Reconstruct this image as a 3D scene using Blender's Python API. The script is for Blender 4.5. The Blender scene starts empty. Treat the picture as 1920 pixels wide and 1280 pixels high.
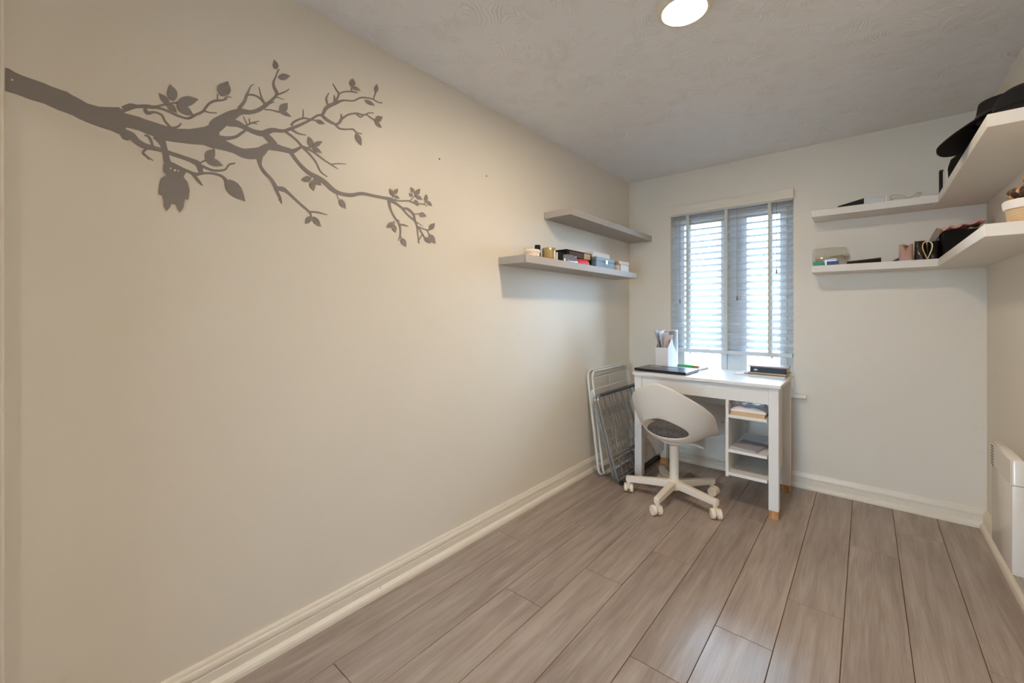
import bpy, bmesh, math, random
from mathutils import Vector, Matrix, Euler
from mathutils import noise as mnoise
random.seed(7)
scene = bpy.context.scene
COL = scene.collection
PI = math.pi
def lin(c):
    c = c / 255.0
    return c / 12.92 if c <= 0.04045 else ((c + 0.055) / 1.055) ** 2.4
def rgb(r, g, b): return (lin(r), lin(g), lin(b), 1.0)

# ---------------------------------------------------------------- camera, light, exposure
FPX, CX, HY, CAMH, YAW = 783.0, 960.0, 586.0, 1.18, math.radians(40.3)
cam_d = bpy.data.cameras.new('camera')
cam = bpy.data.objects.new('camera', cam_d)
COL.objects.link(cam)
cam.location = (0, 0, CAMH)
cam.rotation_euler = (PI / 2, 0, YAW)
cam_d.sensor_width = 36.0
cam_d.lens = FPX / 1920.0 * 36.0
cam_d.shift_y = (HY - 640.0) / 1920.0
cam_d.clip_start = 0.02
scene.camera = cam

SKY_STRENGTH = 25.0
LAMP_STRENGTH = 265.0
FILL_STRENGTH = 240.0
world = bpy.data.worlds.new('overcast_sky')
scene.world = world
world.use_nodes = True
wn = world.node_tree
bg = wn.nodes['Background']
bg.inputs['Color'].default_value = (0.58, 0.785, 1.0, 1)
bg.inputs['Strength'].default_value = SKY_STRENGTH

scene.view_settings.view_transform = 'Standard'
scene.view_settings.look = 'None'
scene.view_settings.gamma = 1.0
scene.view_settings.use_curve_mapping = False
scene.view_settings.exposure = 0.30
scene.cycles.max_bounces = 8
scene.cycles.diffuse_bounces = 5
scene.cycles.glossy_bounces = 3
scene.cycles.transparent_max_bounces = 12
scene.cycles.adaptive_threshold = 0.10
scene.cycles.sample_clamp_indirect = 6.0
scene.cycles.caustics_reflective = False
scene.cycles.caustics_refractive = False

# pixel -> direction, then onto the wall, shelf or floor the thing touches
FW = Vector((-math.sin(YAW), math.cos(YAW), 0)); RT = Vector((math.cos(YAW), math.sin(YAW), 0)); UP = Vector((0, 0, 1))
EYE = Vector((0, 0, CAMH))
def ray(x, y): return FW + RT * ((x - CX) / FPX) + UP * ((HY - y) / FPX)
def onX(x, y, c): d = ray(x, y); return EYE + d * (c / d.x)
def onY(x, y, c): d = ray(x, y); return EYE + d * (c / d.y)
def onZ(x, y, c): d = ray(x, y); return EYE + d * ((c - CAMH) / d.z)

# ---------------------------------------------------------------- materials
MATS = {}
def mat(name, color, rough=0.5, metal=0.0, spec=0.5, coat=0.0):
    m = bpy.data.materials.new(name); m.use_nodes = True
    p = m.node_tree.nodes['Principled BSDF']
    p.inputs['Base Color'].default_value = color
    p.inputs['Roughness'].default_value = rough
    p.inputs['Metallic'].default_value = metal
    p.inputs['Specular IOR Level'].default_value = spec
    p.inputs['Coat Weight'].default_value = coat
    MATS[name] = m
    return m
def N(m, t, **kw):
    n = m.node_tree.nodes.new(t)
    for k, v in kw.items(): setattr(n, k, v)
    return n
def L(m, a, b): m.node_tree.links.new(a, b)
def P(m): return m.node_tree.nodes['Principled BSDF']
def coords(m, scale=(1, 1, 1), kind='Object', rot=(0, 0, 0)):
    tc = N(m, 'ShaderNodeTexCoord'); mp = N(m, 'ShaderNodeMapping')
    mp.inputs['Scale'].default_value = scale; mp.inputs['Rotation'].default_value = rot
    L(m, tc.outputs[kind], mp.inputs['Vector'])
    return mp.outputs['Vector']
def noise(m, vec, scale, detail=4, rough=0.5, dist=0.0):
    n = N(m, 'ShaderNodeTexNoise')
    n.inputs['Scale'].default_value = scale; n.inputs['Detail'].default_value = detail
    n.inputs['Roughness'].default_value = rough; n.inputs['Distortion'].default_value = dist
    L(m, vec, n.inputs['Vector'])
    return n
def ramp(m, fac, stops):
    r = N(m, 'ShaderNodeValToRGB'); cr = r.color_ramp
    while len(cr.elements) < len(stops): cr.elements.new(0.5)
    for e, (p, c) in zip(cr.elements, stops): e.position = p; e.color = c
    L(m, fac, r.inputs['Fac'])
    return r.outputs['Color']
def bump(m, h, strength, dist):
    b = N(m, 'ShaderNodeBump'); b.inputs['Strength'].default_value = strength; b.inputs['Distance'].default_value = dist
    L(m, h, b.inputs['Height']); L(m, b.outputs['Normal'], P(m).inputs['Normal'])
    return b
def math_n(m, op, a, b=None, c=None):
    n = N(m, 'ShaderNodeMath', operation=op)
    for i, v in enumerate((a, b, c)):
        if v is None: continue
        if isinstance(v, (int, float)): n.inputs[i].default_value = v
        else: L(m, v, n.inputs[i])
    return n.outputs[0]

def wall_mat(name, base):
    m = mat(name, base, 0.42, spec=0.42)
    v = coords(m)
    n1 = noise(m, v, 1.6, 2, 0.6)
    c1 = [base[i] * 0.97 for i in range(3)] + [1]
    scuff = noise(m, v, 5.0, 4, 0.75)
    mix = N(m, 'ShaderNodeMix', data_type='RGBA')
    L(m, ramp(m, scuff.outputs['Fac'], [(0.66, (0, 0, 0, 1)), (0.80, (0.35, 0.35, 0.35, 1))]), mix.inputs['Factor'])
    L(m, ramp(m, n1.outputs['Fac'], [(0.3, tuple(c1)), (0.7, base)]), mix.inputs['A'])
    mix.inputs['B'].default_value = [base[i] * 0.82 for i in range(3)] + [1]
    L(m, mix.outputs['Result'], P(m).inputs['Base Color'])
    return m
PAINT = rgb(238, 231, 219)
wall_mat('cream_wall_paint', PAINT)
# swirled plaster ceiling: arcs of a stipple brush around scattered centres
m = mat('swirl_ceiling', rgb(242, 245, 250), 0.6, spec=0.3)
v = coords(m)
warp = noise(m, v, 3.2, 2, 0.55)
wadd = N(m, 'ShaderNodeVectorMath', operation='MULTIPLY_ADD')
L(m, warp.outputs['Color'], wadd.inputs[0]); wadd.inputs[1].default_value = (0.28, 0.28, 0); L(m, v, wadd.inputs[2])
vo = N(m, 'ShaderNodeTexVoronoi', voronoi_dimensions='2D'); vo.inputs['Scale'].default_value = 5.2
L(m, wadd.outputs[0], vo.inputs['Vector'])
arcs = math_n(m, 'SINE', math_n(m, 'MULTIPLY', vo.outputs['Distance'], 50.0))
arcs = math_n(m, 'POWER', math_n(m, 'ABSOLUTE', arcs), 2.5)
brk = noise(m, v, 7.0, 3, 0.7)
msk = N(m, 'ShaderNodeMapRange'); msk.inputs['From Min'].default_value = 0.46; msk.inputs['From Max'].default_value = 0.66
L(m, brk.outputs['Fac'], msk.inputs['Value'])
hgt = math_n(m, 'MULTIPLY', arcs, msk.outputs['Result'])
bump(m, hgt, 0.45, 0.008)

# laminate planks
m = mat('grey_oak_laminate', rgb(150, 130, 118), 0.27, spec=0.6)
tc = N(m, 'ShaderNodeTexCoord'); oi = N(m, 'ShaderNodeObjectInfo')
off = N(m, 'ShaderNodeCombineXYZ')
L(m, math_n(m, 'MULTIPLY', oi.outputs['Random'], 37.0), off.inputs[0]); L(m, math_n(m, 'MULTIPLY', oi.outputs['Random'], 91.0), off.inputs[1])
vadd = N(m, 'ShaderNodeVectorMath', operation='ADD'); L(m, tc.outputs['Object'], vadd.inputs[0]); L(m, off.outputs[0], vadd.inputs[1])
mp = N(m, 'ShaderNodeMapping'); mp.inputs['Scale'].default_value = (14, 1.1, 1); L(m, vadd.outputs[0], mp.inputs['Vector'])
g1 = noise(m, mp.outputs[0], 1.6, 4, 0.62, 0.6)
mp2 = N(m, 'ShaderNodeMapping'); mp2.inputs['Scale'].default_value = (90, 2.2, 1); L(m, vadd.outputs[0], mp2.inputs['Vector'])
g2 = noise(m, mp2.outputs[0], 2.0, 4, 0.6)
mp3 = N(m, 'ShaderNodeMapping'); mp3.inputs['Scale'].default_value = (5, 1.6, 1); L(m, vadd.outputs[0], mp3.inputs['Vector'])
g3 = noise(m, mp3.outputs[0], 1.3, 3, 0.5)
wood = ramp(m, g1.outputs['Fac'], [(0.25, rgb(152, 136, 128)), (0.45, rgb(167, 152, 144)), (0.6, rgb(178, 164, 156)), (0.8, rgb(187, 174, 167))])
mx = N(m, 'ShaderNodeMix', data_type='RGBA', blend_type='MULTIPLY'); mx.inputs['Factor'].default_value = 0.7
L(m, wood, mx.inputs['A']); L(m, ramp(m, g2.outputs['Fac'], [(0.3, (0.78, 0.76, 0.75, 1)), (0.65, (1, 1, 1, 1))]), mx.inputs['B'])
mx2 = N(m, 'ShaderNodeMix', data_type='RGBA', blend_type='MULTIPLY'); mx2.inputs['Factor'].default_value = 0.75
L(m, mx.outputs['Result'], mx2.inputs['A']); L(m, ramp(m, g3.outputs['Fac'], [(0.3, (0.80, 0.78, 0.77, 1)), (0.6, (1, 1, 1, 1))]), mx2.inputs['B'])
mx3 = N(m, 'ShaderNodeMix', data_type='RGBA', blend_type='MULTIPLY'); mx3.inputs['Factor'].default_value = 1.0
L(m, mx2.outputs['Result'], mx3.inputs['A']); L(m, ramp(m, oi.outputs['Random'], [(0.0, (0.90, 0.89, 0.88, 1)), (1.0, (1.04, 1.03, 1.02, 1))]), mx3.inputs['B'])
L(m, mx3.outputs['Result'], P(m).inputs['Base Color'])

# skirting with chips of wear
m = mat('cream_gloss_skirting', rgb(238, 231, 218), 0.32)
v = coords(m)
n1 = noise(m, v, 26, 3, 0.6)
L(m, ramp(m, n1.outputs['Fac'], [(0.70, rgb(238, 231, 218)), (0.72, rgb(238, 231, 218)), (0.75, rgb(176, 152, 122))]), P(m).inputs['Base Color'])
mat('subfloor_board', rgb(84, 68, 58), 0.8)
mat('white_upvc', rgb(236, 240, 242), 0.3)
mat('white_gloss_sill', rgb(238, 236, 230), 0.3)
m = mat('decal_vinyl', rgb(146, 138, 134), 0.5, spec=0.35)
mat('decal_gap', PAINT, 0.5)
mat('grey_shelf_laminate', rgb(178, 168, 158), 0.5)
mat('white_shelf_laminate', rgb(234, 231, 226), 0.45)
m = mat('white_desk_lacquer', rgb(236, 237, 238), 0.32)
m = mat('birch_foot', rgb(186, 138, 86), 0.5)
v = coords(m, (40, 40, 6)); n1 = noise(m, v, 2, 4)
L(m, ramp(m, n1.outputs['Fac'], [(0.3, rgb(166, 112, 62)), (0.7, rgb(204, 160, 108))]), P(m).inputs['Base Color'])
mat('white_chair_plastic', rgb(230, 227, 221), 0.38)
mat('cream_powder_coat', rgb(236, 229, 218), 0.4)
mat('caster_plastic', rgb(240, 232, 215), 0.4)
mat('dark_rubber', rgb(34, 32, 32), 0.7)
m = mat('grey_fleece', rgb(92, 88, 88), 0.95, spec=0.1)
v = coords(m); n1 = noise(m, v, 130, 4, 0.7)
L(m, ramp(m, n1.outputs['Fac'], [(0.3, rgb(74, 70, 70)), (0.7, rgb(168, 160, 156))]), P(m).inputs['Base Color'])
bump(m, n1.outputs['Fac'], 1.0, 0.012)
mat('white_wire', rgb(226, 230, 230), 0.35)
mat('grey_steel', rgb(150, 155, 162), 0.34, metal=0.55)
mat('dark_grey_plastic', rgb(70, 78, 88), 0.45)
mat('slat_white', rgb(222, 229, 236), 0.4)
mat('tape_cotton', rgb(220, 224, 220), 0.85)
mat('cord_grey', rgb(128, 128, 126), 0.7)
mat('heater_white', rgb(236, 232, 226), 0.16)
mat('heater_slot', rgb(60, 58, 56), 0.7)
mat('trim_white', rgb(234, 226, 212), 0.35)
mat('black_plastic', rgb(18, 18, 22), 0.6, spec=0.3)
m = mat('black_felt', rgb(26, 25, 27), 0.85, spec=0.2)
v = coords(m); bump(m, noise(m, v, 300, 3).outputs['Fac'], 0.3, 0.001)
mat('black_leather', rgb(24, 22, 24), 0.35)
mat('navy_laptop', rgb(30, 40, 62), 0.22)
mat('laptop_edge', rgb(16, 20, 30), 0.4)
mat('laptop_logo', rgb(150, 160, 176), 0.35)
mat('laptop_sticker', rgb(206, 200, 180), 0.5)
mat('paper_white', rgb(240, 241, 246), 0.8)
mat('paper_grey', rgb(186, 190, 202), 0.8)
mat('paper_ink', rgb(90, 98, 124), 0.8)
mat('paper_pink', rgb(226, 206, 208), 0.8)
mat('card_grey', rgb(150, 148, 150), 0.7)
mat('card_tan', rgb(206, 176, 142), 0.7)
mat('book_navy', rgb(22, 38, 56), 0.4)
mat('book_taupe', rgb(176, 160, 156), 0.5)
mat('book_pages', rgb(222, 204, 178), 0.8)
mat('magazine_dark', rgb(110, 108, 110), 0.45)
mat('label_white', rgb(238, 238, 238), 0.6)
mat('marker_green', rgb(60, 190, 104), 0.4)
mat('marker_teal', rgb(70, 160, 140), 0.4)
mat('marker_orange', rgb(236, 128, 84), 0.4)
mat('marker_yellow', rgb(226, 208, 70), 0.4)
mat('pen_blue', rgb(60, 110, 170), 0.4)
mat('notebook_grey', rgb(170, 170, 180), 0.55)
mat('cream_tub', rgb(232, 214, 196), 0.45)
mat('tub_lid', rgb(240, 226, 210), 0.4)
mat('pale_yellow_wax', rgb(228, 210, 160), 0.4)
mat('gold_tin', rgb(186, 162, 116), 0.34, metal=0.55)
mat('copper_band', rgb(198, 138, 98), 0.35, metal=0.5)
mat('black_box', rgb(20, 18, 18), 0.8, spec=0.2)
mat('box_photo', rgb(96, 78, 72), 0.8, spec=0.2)
mat('silver_mesh', rgb(150, 152, 158), 0.35, metal=0.6)
mat('red_fabric', rgb(212, 24, 36), 0.5)
mat('slate_box', rgb(112, 132, 146), 0.5)
mat('steel_clasp', rgb(214, 216, 220), 0.25, metal=0.8)
mat('carton_white', rgb(232, 230, 232), 0.55)
mat('carton_cream', rgb(224, 206, 182), 0.6)
mat('rose_pouch', rgb(190, 150, 138), 0.4)
mat('gold_zip', rgb(206, 184, 140), 0.35, metal=0.5)
mat('dark_brown_leather', rgb(46, 36, 38), 0.22)
mat('taupe_card', rgb(160, 142, 124), 0.6)
mat('pink_cloth', rgb(250, 178, 168), 0.75)
mat('label_green', rgb(10, 140, 110), 0.4)
mat('label_navy', rgb(24, 30, 96), 0.4)
mat('white_cable', rgb(226, 220, 208), 0.5)
mat('silver_tool', rgb(186, 184, 182), 0.3, metal=0.5)
m = mat('wicker', rgb(216, 186, 146), 0.7)
v = coords(m, (1, 1, 1)); w = N(m, 'ShaderNodeTexWave', wave_type='BANDS', bands_direction='Z'); w.inputs['Scale'].default_value = 55; w.inputs['Distortion'].default_value = 2
L(m, v, w.inputs['Vector'])
L(m, ramp(m, w.outputs['Fac'], [(0.2, rgb(188, 150, 108)), (0.7, rgb(228, 204, 170))]), P(m).inputs['Base Color'])
m = mat('animal_print', rgb(120, 84, 60), 0.7)
v = coords(m); n1 = noise(m, v, 60, 2)
L(m, ramp(m, n1.outputs['Fac'], [(0.45, rgb(64, 48, 42)), (0.55, rgb(206, 150, 104))]), P(m).inputs['Base Color'])
mat('hair_brown', rgb(96, 66, 66), 0.6)
mat('red_dot', rgb(150, 30, 40), 0.5)
mat('leaf_green', rgb(132, 158, 118), 0.6)
mat('branch_brown', rgb(90, 74, 60), 0.8)
mat('garden_paving', rgb(212, 213, 212), 0.9)
mat('render_white', rgb(222, 226, 232), 0.9)

m = bpy.data.materials.new('lamp_diffuser_glow'); m.use_nodes = True
p = m.node_tree.nodes['Principled BSDF']
p.inputs['Base Color'].default_value = (1, 1, 1, 1)
p.inputs['Emission Color'].default_value = (1.0, 0.82, 0.58, 1)
p.inputs['Emission Strength'].default_value = LAMP_STRENGTH
MATS['lamp_diffuser_glow'] = m
m = m.copy(); m.name = 'added_fill_glow'; MATS['added_fill_glow'] = m
m.node_tree.nodes['Principled BSDF'].inputs['Emission Strength'].default_value = FILL_STRENGTH
m.node_tree.nodes['Principled BSDF'].inputs['Emission Color'].default_value = (1.0, 0.86, 0.68, 1)

def thin_clear(name, tint, rough, gloss):
    m = bpy.data.materials.new(name); m.use_nodes = True
    nt = m.node_tree; nt.nodes.clear()
    out = nt.nodes.new('ShaderNodeOutputMaterial'); tr = nt.nodes.new('ShaderNodeBsdfTransparent'); gl = nt.nodes.new('ShaderNodeBsdfGlossy')
    mx = nt.nodes.new('ShaderNodeMixShader'); fr = nt.nodes.new('ShaderNodeFresnel')
    mul = nt.nodes.new('ShaderNodeMath'); mul.operation = 'MULTIPLY_ADD'; mul.inputs[1].default_value = 1.0; mul.inputs[2].default_value = gloss
    tr.inputs[0].default_value = tint; gl.inputs['Roughness'].default_value = rough; fr.inputs[0].default_value = 1.45
    nt.links.new(fr.outputs[0], mul.inputs[0]); nt.links.new(mul.outputs[0], mx.inputs[0])
    nt.links.new(tr.outputs[0], mx.inputs[1]); nt.links.new(gl.outputs[0], mx.inputs[2]); nt.links.new(mx.outputs[0], out.inputs[0])
    MATS[name] = m
thin_clear('window_glass', (0.97, 0.985, 0.99, 1), 0.02, 0.0)
thin_clear('clear_vinyl', (0.95, 0.95, 0.94, 1), 0.08, 0.03)

# ---------------------------------------------------------------- mesh helpers
class MB:
    def __init__(self): self.v = []; self.f = []; self.o = Vector((0, 0, 0))
    def add(self, vs, fs):
        b = len(self.v); self.v += [tuple(x) for x in vs]; self.f += [tuple(i + b for i in f) for f in fs]; return self
    def box(self, x0, x1, y0, y1, z0, z1, M=None, bev=0.0):
        if bev > 0:
            bm = bmesh.new(); bmesh.ops.create_cube(bm, size=1)
            for v in bm.verts: v.co = Vector(((x0 + x1) / 2 + v.co.x * (x1 - x0), (y0 + y1) / 2 + v.co.y * (y1 - y0), (z0 + z1) / 2 + v.co.z * (z1 - z0)))
            bmesh.ops.bevel(bm, geom=bm.edges[:], offset=bev, segments=2, affect='EDGES', profile=0.5)
            bm.verts.index_update()
            vs = [v.co.copy() for v in bm.verts]; fs = [[v.index for v in f.verts] for f in bm.faces]; bm.free()
        else:
            vs = [Vector((x, y, z)) for z in (z0, z1) for y in (y0, y1) for x in (x0, x1)]
            fs = [(0, 2, 3, 1), (4, 5, 7, 6), (0, 1, 5, 4), (2, 6, 7, 3), (0, 4, 6, 2), (1, 3, 7, 5)]
        if M is not None: vs = [M @ v for v in vs]
        return self.add(vs, fs)
    def tube(self, pts, r, seg=8, closed=False, M=None):
        pts = [Vector(p) for p in pts]; n = len(pts)
        rs = r if isinstance(r, (list, tuple)) else [r] * n
        vs = []; fs = []
        prev = None
        for i, p in enumerate(pts):
            a = pts[i - 1] if (i > 0 or closed) else p; b = pts[(i + 1) % n] if (i < n - 1 or closed) else p
            t = (b - a).normalized()
            if prev is None:
                u = t.orthogonal().normalized()
            else:
                u = prev - t * prev.dot(t)
                u = u.normalized() if u.length > 1e-6 else t.orthogonal().normalized()
            prev = u; w = t.cross(u)
            for k in range(seg):
                a_ = 2 * PI * k / seg
                vs.append(p + (u * math.cos(a_) + w * math.sin(a_)) * rs[i])
        for i in range(n if closed else n - 1):
            j = (i + 1) % n
            for k in range(seg):
                k2 = (k + 1) % seg
                fs.append((i * seg + k, i * seg + k2, j * seg + k2, j * seg + k))
        if not closed:
            fs.append(tuple(reversed(range(seg)))); fs.append(tuple((n - 1) * seg + k for k in range(seg)))
        if M is not None: vs = [M @ v for v in vs]
        return self.add(vs, fs)
    def lathe(self, prof, seg=32, c=(0, 0, 0), M=None, sx=1.0, sy=1.0):
        vs = []; fs = []; n = len(prof)
        for (r, z) in prof:
            for k in range(seg):
                a = 2 * PI * k / seg
                vs.append(Vector((c[0] + r * math.cos(a) * sx, c[1] + r * math.sin(a) * sy, c[2] + z)))
        for i in range(n - 1):
            for k in range(seg):
                k2 = (k + 1) % seg
                fs.append((i * seg + k, i * seg + k2, (i + 1) * seg + k2, (i + 1) * seg + k))
        fs.append(tuple(reversed(range(seg)))); fs.append(tuple((n - 1) * seg + k for k in range(seg)))
        if M is not None: vs = [M @ v for v in vs]
        return self.add(vs, fs)
    def prism(self, poly, h0, h1, axis='z', M=None):
        n = len(poly)
        def P3(p, h): return Vector((p[0], p[1], h)) if axis == 'z' else (Vector((h, p[0], p[1])) if axis == 'x' else Vector((p[0], h, p[1])))
        vs = [P3(p, h0) for p in poly] + [P3(p, h1) for p in poly]
        fs = [tuple(reversed(range(n))), tuple(range(n, 2 * n))] + [(i, (i + 1) % n, n + (i + 1) % n, n + i) for i in range(n)]
        if M is not None: vs = [M @ v for v in vs]
        return self.add(vs, fs)
    def grid(self, fn, nu, nv):
        vs = [fn(i / nu, j / nv) for j in range(nv + 1) for i in range(nu + 1)]
        fs = [(j * (nu + 1) + i, j * (nu + 1) + i + 1, (j + 1) * (nu + 1) + i + 1, (j + 1) * (nu + 1) + i) for j in range(nv) for i in range(nu)]
        return self.add(vs, fs)
    def mesh(self, name, material, smooth=False, fix=True, origin=None):
        me = bpy.data.meshes.new(name)
        o = origin or Vector((0, 0, 0))
        me.from_pydata([(v[0] - o[0], v[1] - o[1], v[2] - o[2]) for v in self.v], [], self.f)
        if fix:
            bm = bmesh.new(); bm.from_mesh(me); bmesh.ops.recalc_face_normals(bm, faces=bm.faces[:]); bm.to_mesh(me); bm.free()
        me.materials.append(MATS[material])
        if smooth:
            me.polygons.foreach_set('use_smooth', [True] * len(me.polygons))
            me.set_sharp_from_angle(angle=math.radians(smooth if smooth is not True else 40))
        me.update()
        return me
def link(name, me, parent=None, loc=None, rot=None):
    o = bpy.data.objects.new(name, me); COL.objects.link(o)
    if parent is not None: o.parent = parent
    if loc is not None: o.location = loc
    if rot is not None: o.rotation_euler = rot
    return o
def part(name, mb, material, parent, smooth=False, label=None, fix=True):
    # world-space geometry under an unrotated Empty or mesh: subtract the chain's location
    o = Vector((0, 0, 0)); q = parent
    while q is not None: o += q.location; q = q.parent
    ob = link(name, mb.mesh(name, material, smooth, fix, o), parent)
    if label: ob['label'] = label
    return ob
def lpart(name, mb, material, parent, smooth=False, label=None, fix=True):   # geometry already local to the parent
    ob = link(name, mb.mesh(name, material, smooth, fix), parent)
    if label: ob['label'] = label
    return ob
def tag(o, label, cat, group=None):
    o['label'] = label; o['category'] = cat
    if group: o['group'] = group
    return o
def thing(name, label, cat, loc, rotz=0, group=None):
    o = bpy.data.objects.new(name, None); COL.objects.link(o)
    o.location = loc; o.rotation_euler = (0, 0, rotz); o.empty_display_size = 0.1
    return tag(o, label, cat, group)
def solo(name, mb, material, label, cat, loc, smooth=False, group=None):     # a thing that is one mesh
    loc = Vector(loc)
    o = link(name, mb.mesh(name, material, smooth, True, loc), None, loc)
    return tag(o, label, cat, group)
def struct(name, mb, material, smooth=False):
    o = link(name, mb.mesh(name, material, smooth)); o['kind'] = 'structure'
    return o
def rrect(w, h, r, n=5):      # rounded rectangle outline in 2D, centred
    pts = []
    for cx, cy, a0 in ((w / 2 - r, h / 2 - r, 0), (-w / 2 + r, h / 2 - r, 90), (-w / 2 + r, -h / 2 + r, 180), (w / 2 - r, -h / 2 + r, 270)):
        for k in range(n + 1):
            a = math.radians(a0 + 90 * k / n); pts.append((cx + r * math.cos(a), cy + r * math.sin(a)))
    return pts

# ---------------------------------------------------------------- room shell
LX, RX, BY, FY, CH = -1.572, 0.505, 3.43, -0.95, 2.300
WX0, WX1, WZ0, WZ1 = -1.215, -0.380, 0.628, 1.985      # window opening
floor = struct('floor', MB().box(LX - .15, RX + .15, FY - 1.72, BY + .15, -0.12, -0.012), 'subfloor_board')
struct('ceiling', MB().box(LX - .15, RX + .15, FY - 1.72, BY + .25, CH, CH + .12), 'swirl_ceiling')
wl = struct('wall_left', MB().box(LX - .15, LX, FY, BY, -0.012, CH), 'cream_wall_paint')
wr = struct('wall_right', MB().box(RX, RX + .15, FY, BY, -0.012, CH), 'cream_wall_paint')
b = MB(); b.box(LX - .15, -1.05, FY - .12, FY, -0.012, CH); b.box(-0.05, RX + .15, FY - .12, FY, -0.012, CH); b.box(-1.05, -0.05, FY - .12, FY, 2.04, CH)
struct('wall_front', b, 'cream_wall_paint')
# landing and open doorway added behind the camera to bring in fill light
LY = FY - 1.60
struct('wall_landing_left', MB().box(LX - .15, LX, LY, FY - .12, -0.012, CH), 'cream_wall_paint')
struct('wall_landing_right', MB().box(RX, RX + .15, LY, FY - .12, -0.012, CH), 'cream_wall_paint')
QX0, QX1, QZ0, QZ1 = -0.79, -0.21, 0.06, 2.10
b = MB().box(LX - .15, QX0, LY - .12, LY, -0.012, CH).box(QX1, RX + .15, LY - .12, LY, -0.012, CH).box(QX0, QX1, LY - .12, LY, -0.012, QZ0).box(QX0, QX1, LY - .12, LY, QZ1, CH)
struct('wall_landing_back', b, 'cream_wall_paint')
w2 = struct('added_fill_window', MB().box(QX0, QX0 + .05, LY - .10, LY - .04, QZ0, QZ1).box(QX1 - .05, QX1, LY - .10, LY - .04, QZ0, QZ1).box(QX0 + .05, QX1 - .05, LY - .10, LY - .04, QZ0, QZ0 + .05).box(QX0 + .05, QX1 - .05, LY - .10, LY - .04, QZ1 - .05, QZ1), 'white_upvc')  # unseen window, added so daylight fills the room from behind
link('pane', MB().box(QX0 + .05, QX1 - .05, LY - .07, LY - .066, QZ0 + .05, QZ1 - .05).mesh('pane', 'window_glass'), w2)
b = MB()
b.box(LX - .15, WX0, BY, BY + .25, -0.012, CH); b.box(WX1, RX + .15, BY, BY + .25, -0.012, CH)
b.box(WX0, WX1, BY, BY + .25, -0.012, WZ0); b.box(WX0, WX1, BY, BY + .25, WZ1, CH)
struct('wall_back', b, 'cream_wall_paint')

# floor planks: rows along the room's length, joints where the photo shows them
PW, PL = 0.1862, 1.336
rows = [(0.493 + .186, 0.307, 2.065), (0.307, 0.120, 3.065), (0.120, -0.065, 2.73), (-0.065, -0.248, 2.05), (-0.248, -0.436, 1.70),
        (-0.436, -0.621, 1.36), (-0.621, -0.808, 2.03), (-0.808, -0.991, 1.692), (-0.991, -1.180, 1.352), (-1.180, -1.367, 2.02), (-1.367, -1.553 - .05, 1.679)]
G = 0.0009
def plank_mesh(w, l):
    b = MB(); c = 0.0012
    x, y = w / 2 - G, l / 2 - G
    vs = [(-x, -y, -.0118), (x, -y, -.0118), (x, y, -.0118), (-x, y, -.0118), (-x, -y, -c), (x, -y, -c), (x, y, -c), (-x, y, -c),
          (-x + c, -y + c, 0), (x - c, -y + c, 0), (x - c, y - c, 0), (-x + c, y - c, 0)]
    fs = [(0, 3, 2, 1), (0, 1, 5, 4), (1, 2, 6, 5), (2, 3, 7, 6), (3, 0, 4, 7), (4, 5, 9, 8), (5, 6, 10, 9), (6, 7, 11, 10), (7, 4, 8, 11), (8, 9, 10, 11)]
    return b.add(vs, fs).mesh('plank', 'grey_oak_laminate', False, False)
pmesh = {}
for (xa, xb, j) in rows:
    x1, x0 = min(xa, RX), max(xb, LX)
    y = j - PL * 3
    while y < BY:
        a, e = max(y, FY), min(y + PL, BY)
        if e - a > 0.01:
            key = (round(x1 - x0, 4), round(e - a, 4))
            if key not in pmesh: pmesh[key] = plank_mesh(*key)
            link('plank', pmesh[key], floor, ((x0 + x1) / 2, (a + e) / 2, 0))
        y += PL

# skirting: flat board with a grooved ogee top and a floor bead
prof = [(0, 0), (.033, 0), (.0325, .012), (.029, .021), (.022, .028), (.0165, .031), (.0160, .058), (.0125, .060), (.0125, .063), (.0165, .066), (.0168, .074), (.0150, .082), (.0105, .088), (.0095, .094), (.0060, .100), (0, .100)]
def skirting(name, kind):
    b = MB()
    if kind == 'left': b.prism([(LX + d, z) for d, z in prof], -0.085 + .066, BY, 'y')
    if kind == 'right': b.prism([(RX - d, z) for d, z in prof], FY, BY - .0168, 'y')
    if kind == 'back': b.prism([(BY - d, z) for d, z in prof], LX + .0168, RX, 'x')
    return struct(name, b, 'cream_gloss_skirting')
skirting('baseboard_left', 'left'); skirting('baseboard_back', 'back'); skirting('baseboard_right', 'right')
# door in the left wall, just behind the branch: architrave edge shows at the picture's border
b = MB(); b.box(LX, LX + .018, -0.090, -0.024, 0, 2.09, bev=.004); b.box(LX, LX + .018, -0.90, -0.835, 0, 2.09, bev=.004); b.box(LX, LX + .018, -0.90, -0.024, 2.09, 2.155, bev=.004)
struct('trim_1', b, 'trim_white')
d1 = struct('door_1', MB().box(LX, LX + .006, -0.832, -0.093, 0.008, 2.087), 'trim_white')
for z0, z1 in ((0.22, 0.95), (1.12, 1.92)):
    for y0, y1 in ((-0.75, -0.50), (-0.42, -0.17)):
        o = link('panel', MB().box(LX + .006, LX + .012, y0, y1, z0, z1, bev=.004).mesh('panel', 'trim_white'), d1)
o = link('handle', MB().lathe([(.025, 0), (.025, .006), (.01, .008), (.01, .05)], 20, M=Matrix.Translation((LX + .006, -0.15, 1.0)) @ Matrix.Rotation(PI / 2, 4, 'Y')).tube([(LX + .05, -.15, 1.0), (LX + .05, -.26, 1.0)], .009).mesh('handle', 'steel_clasp', True), d1)

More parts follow.
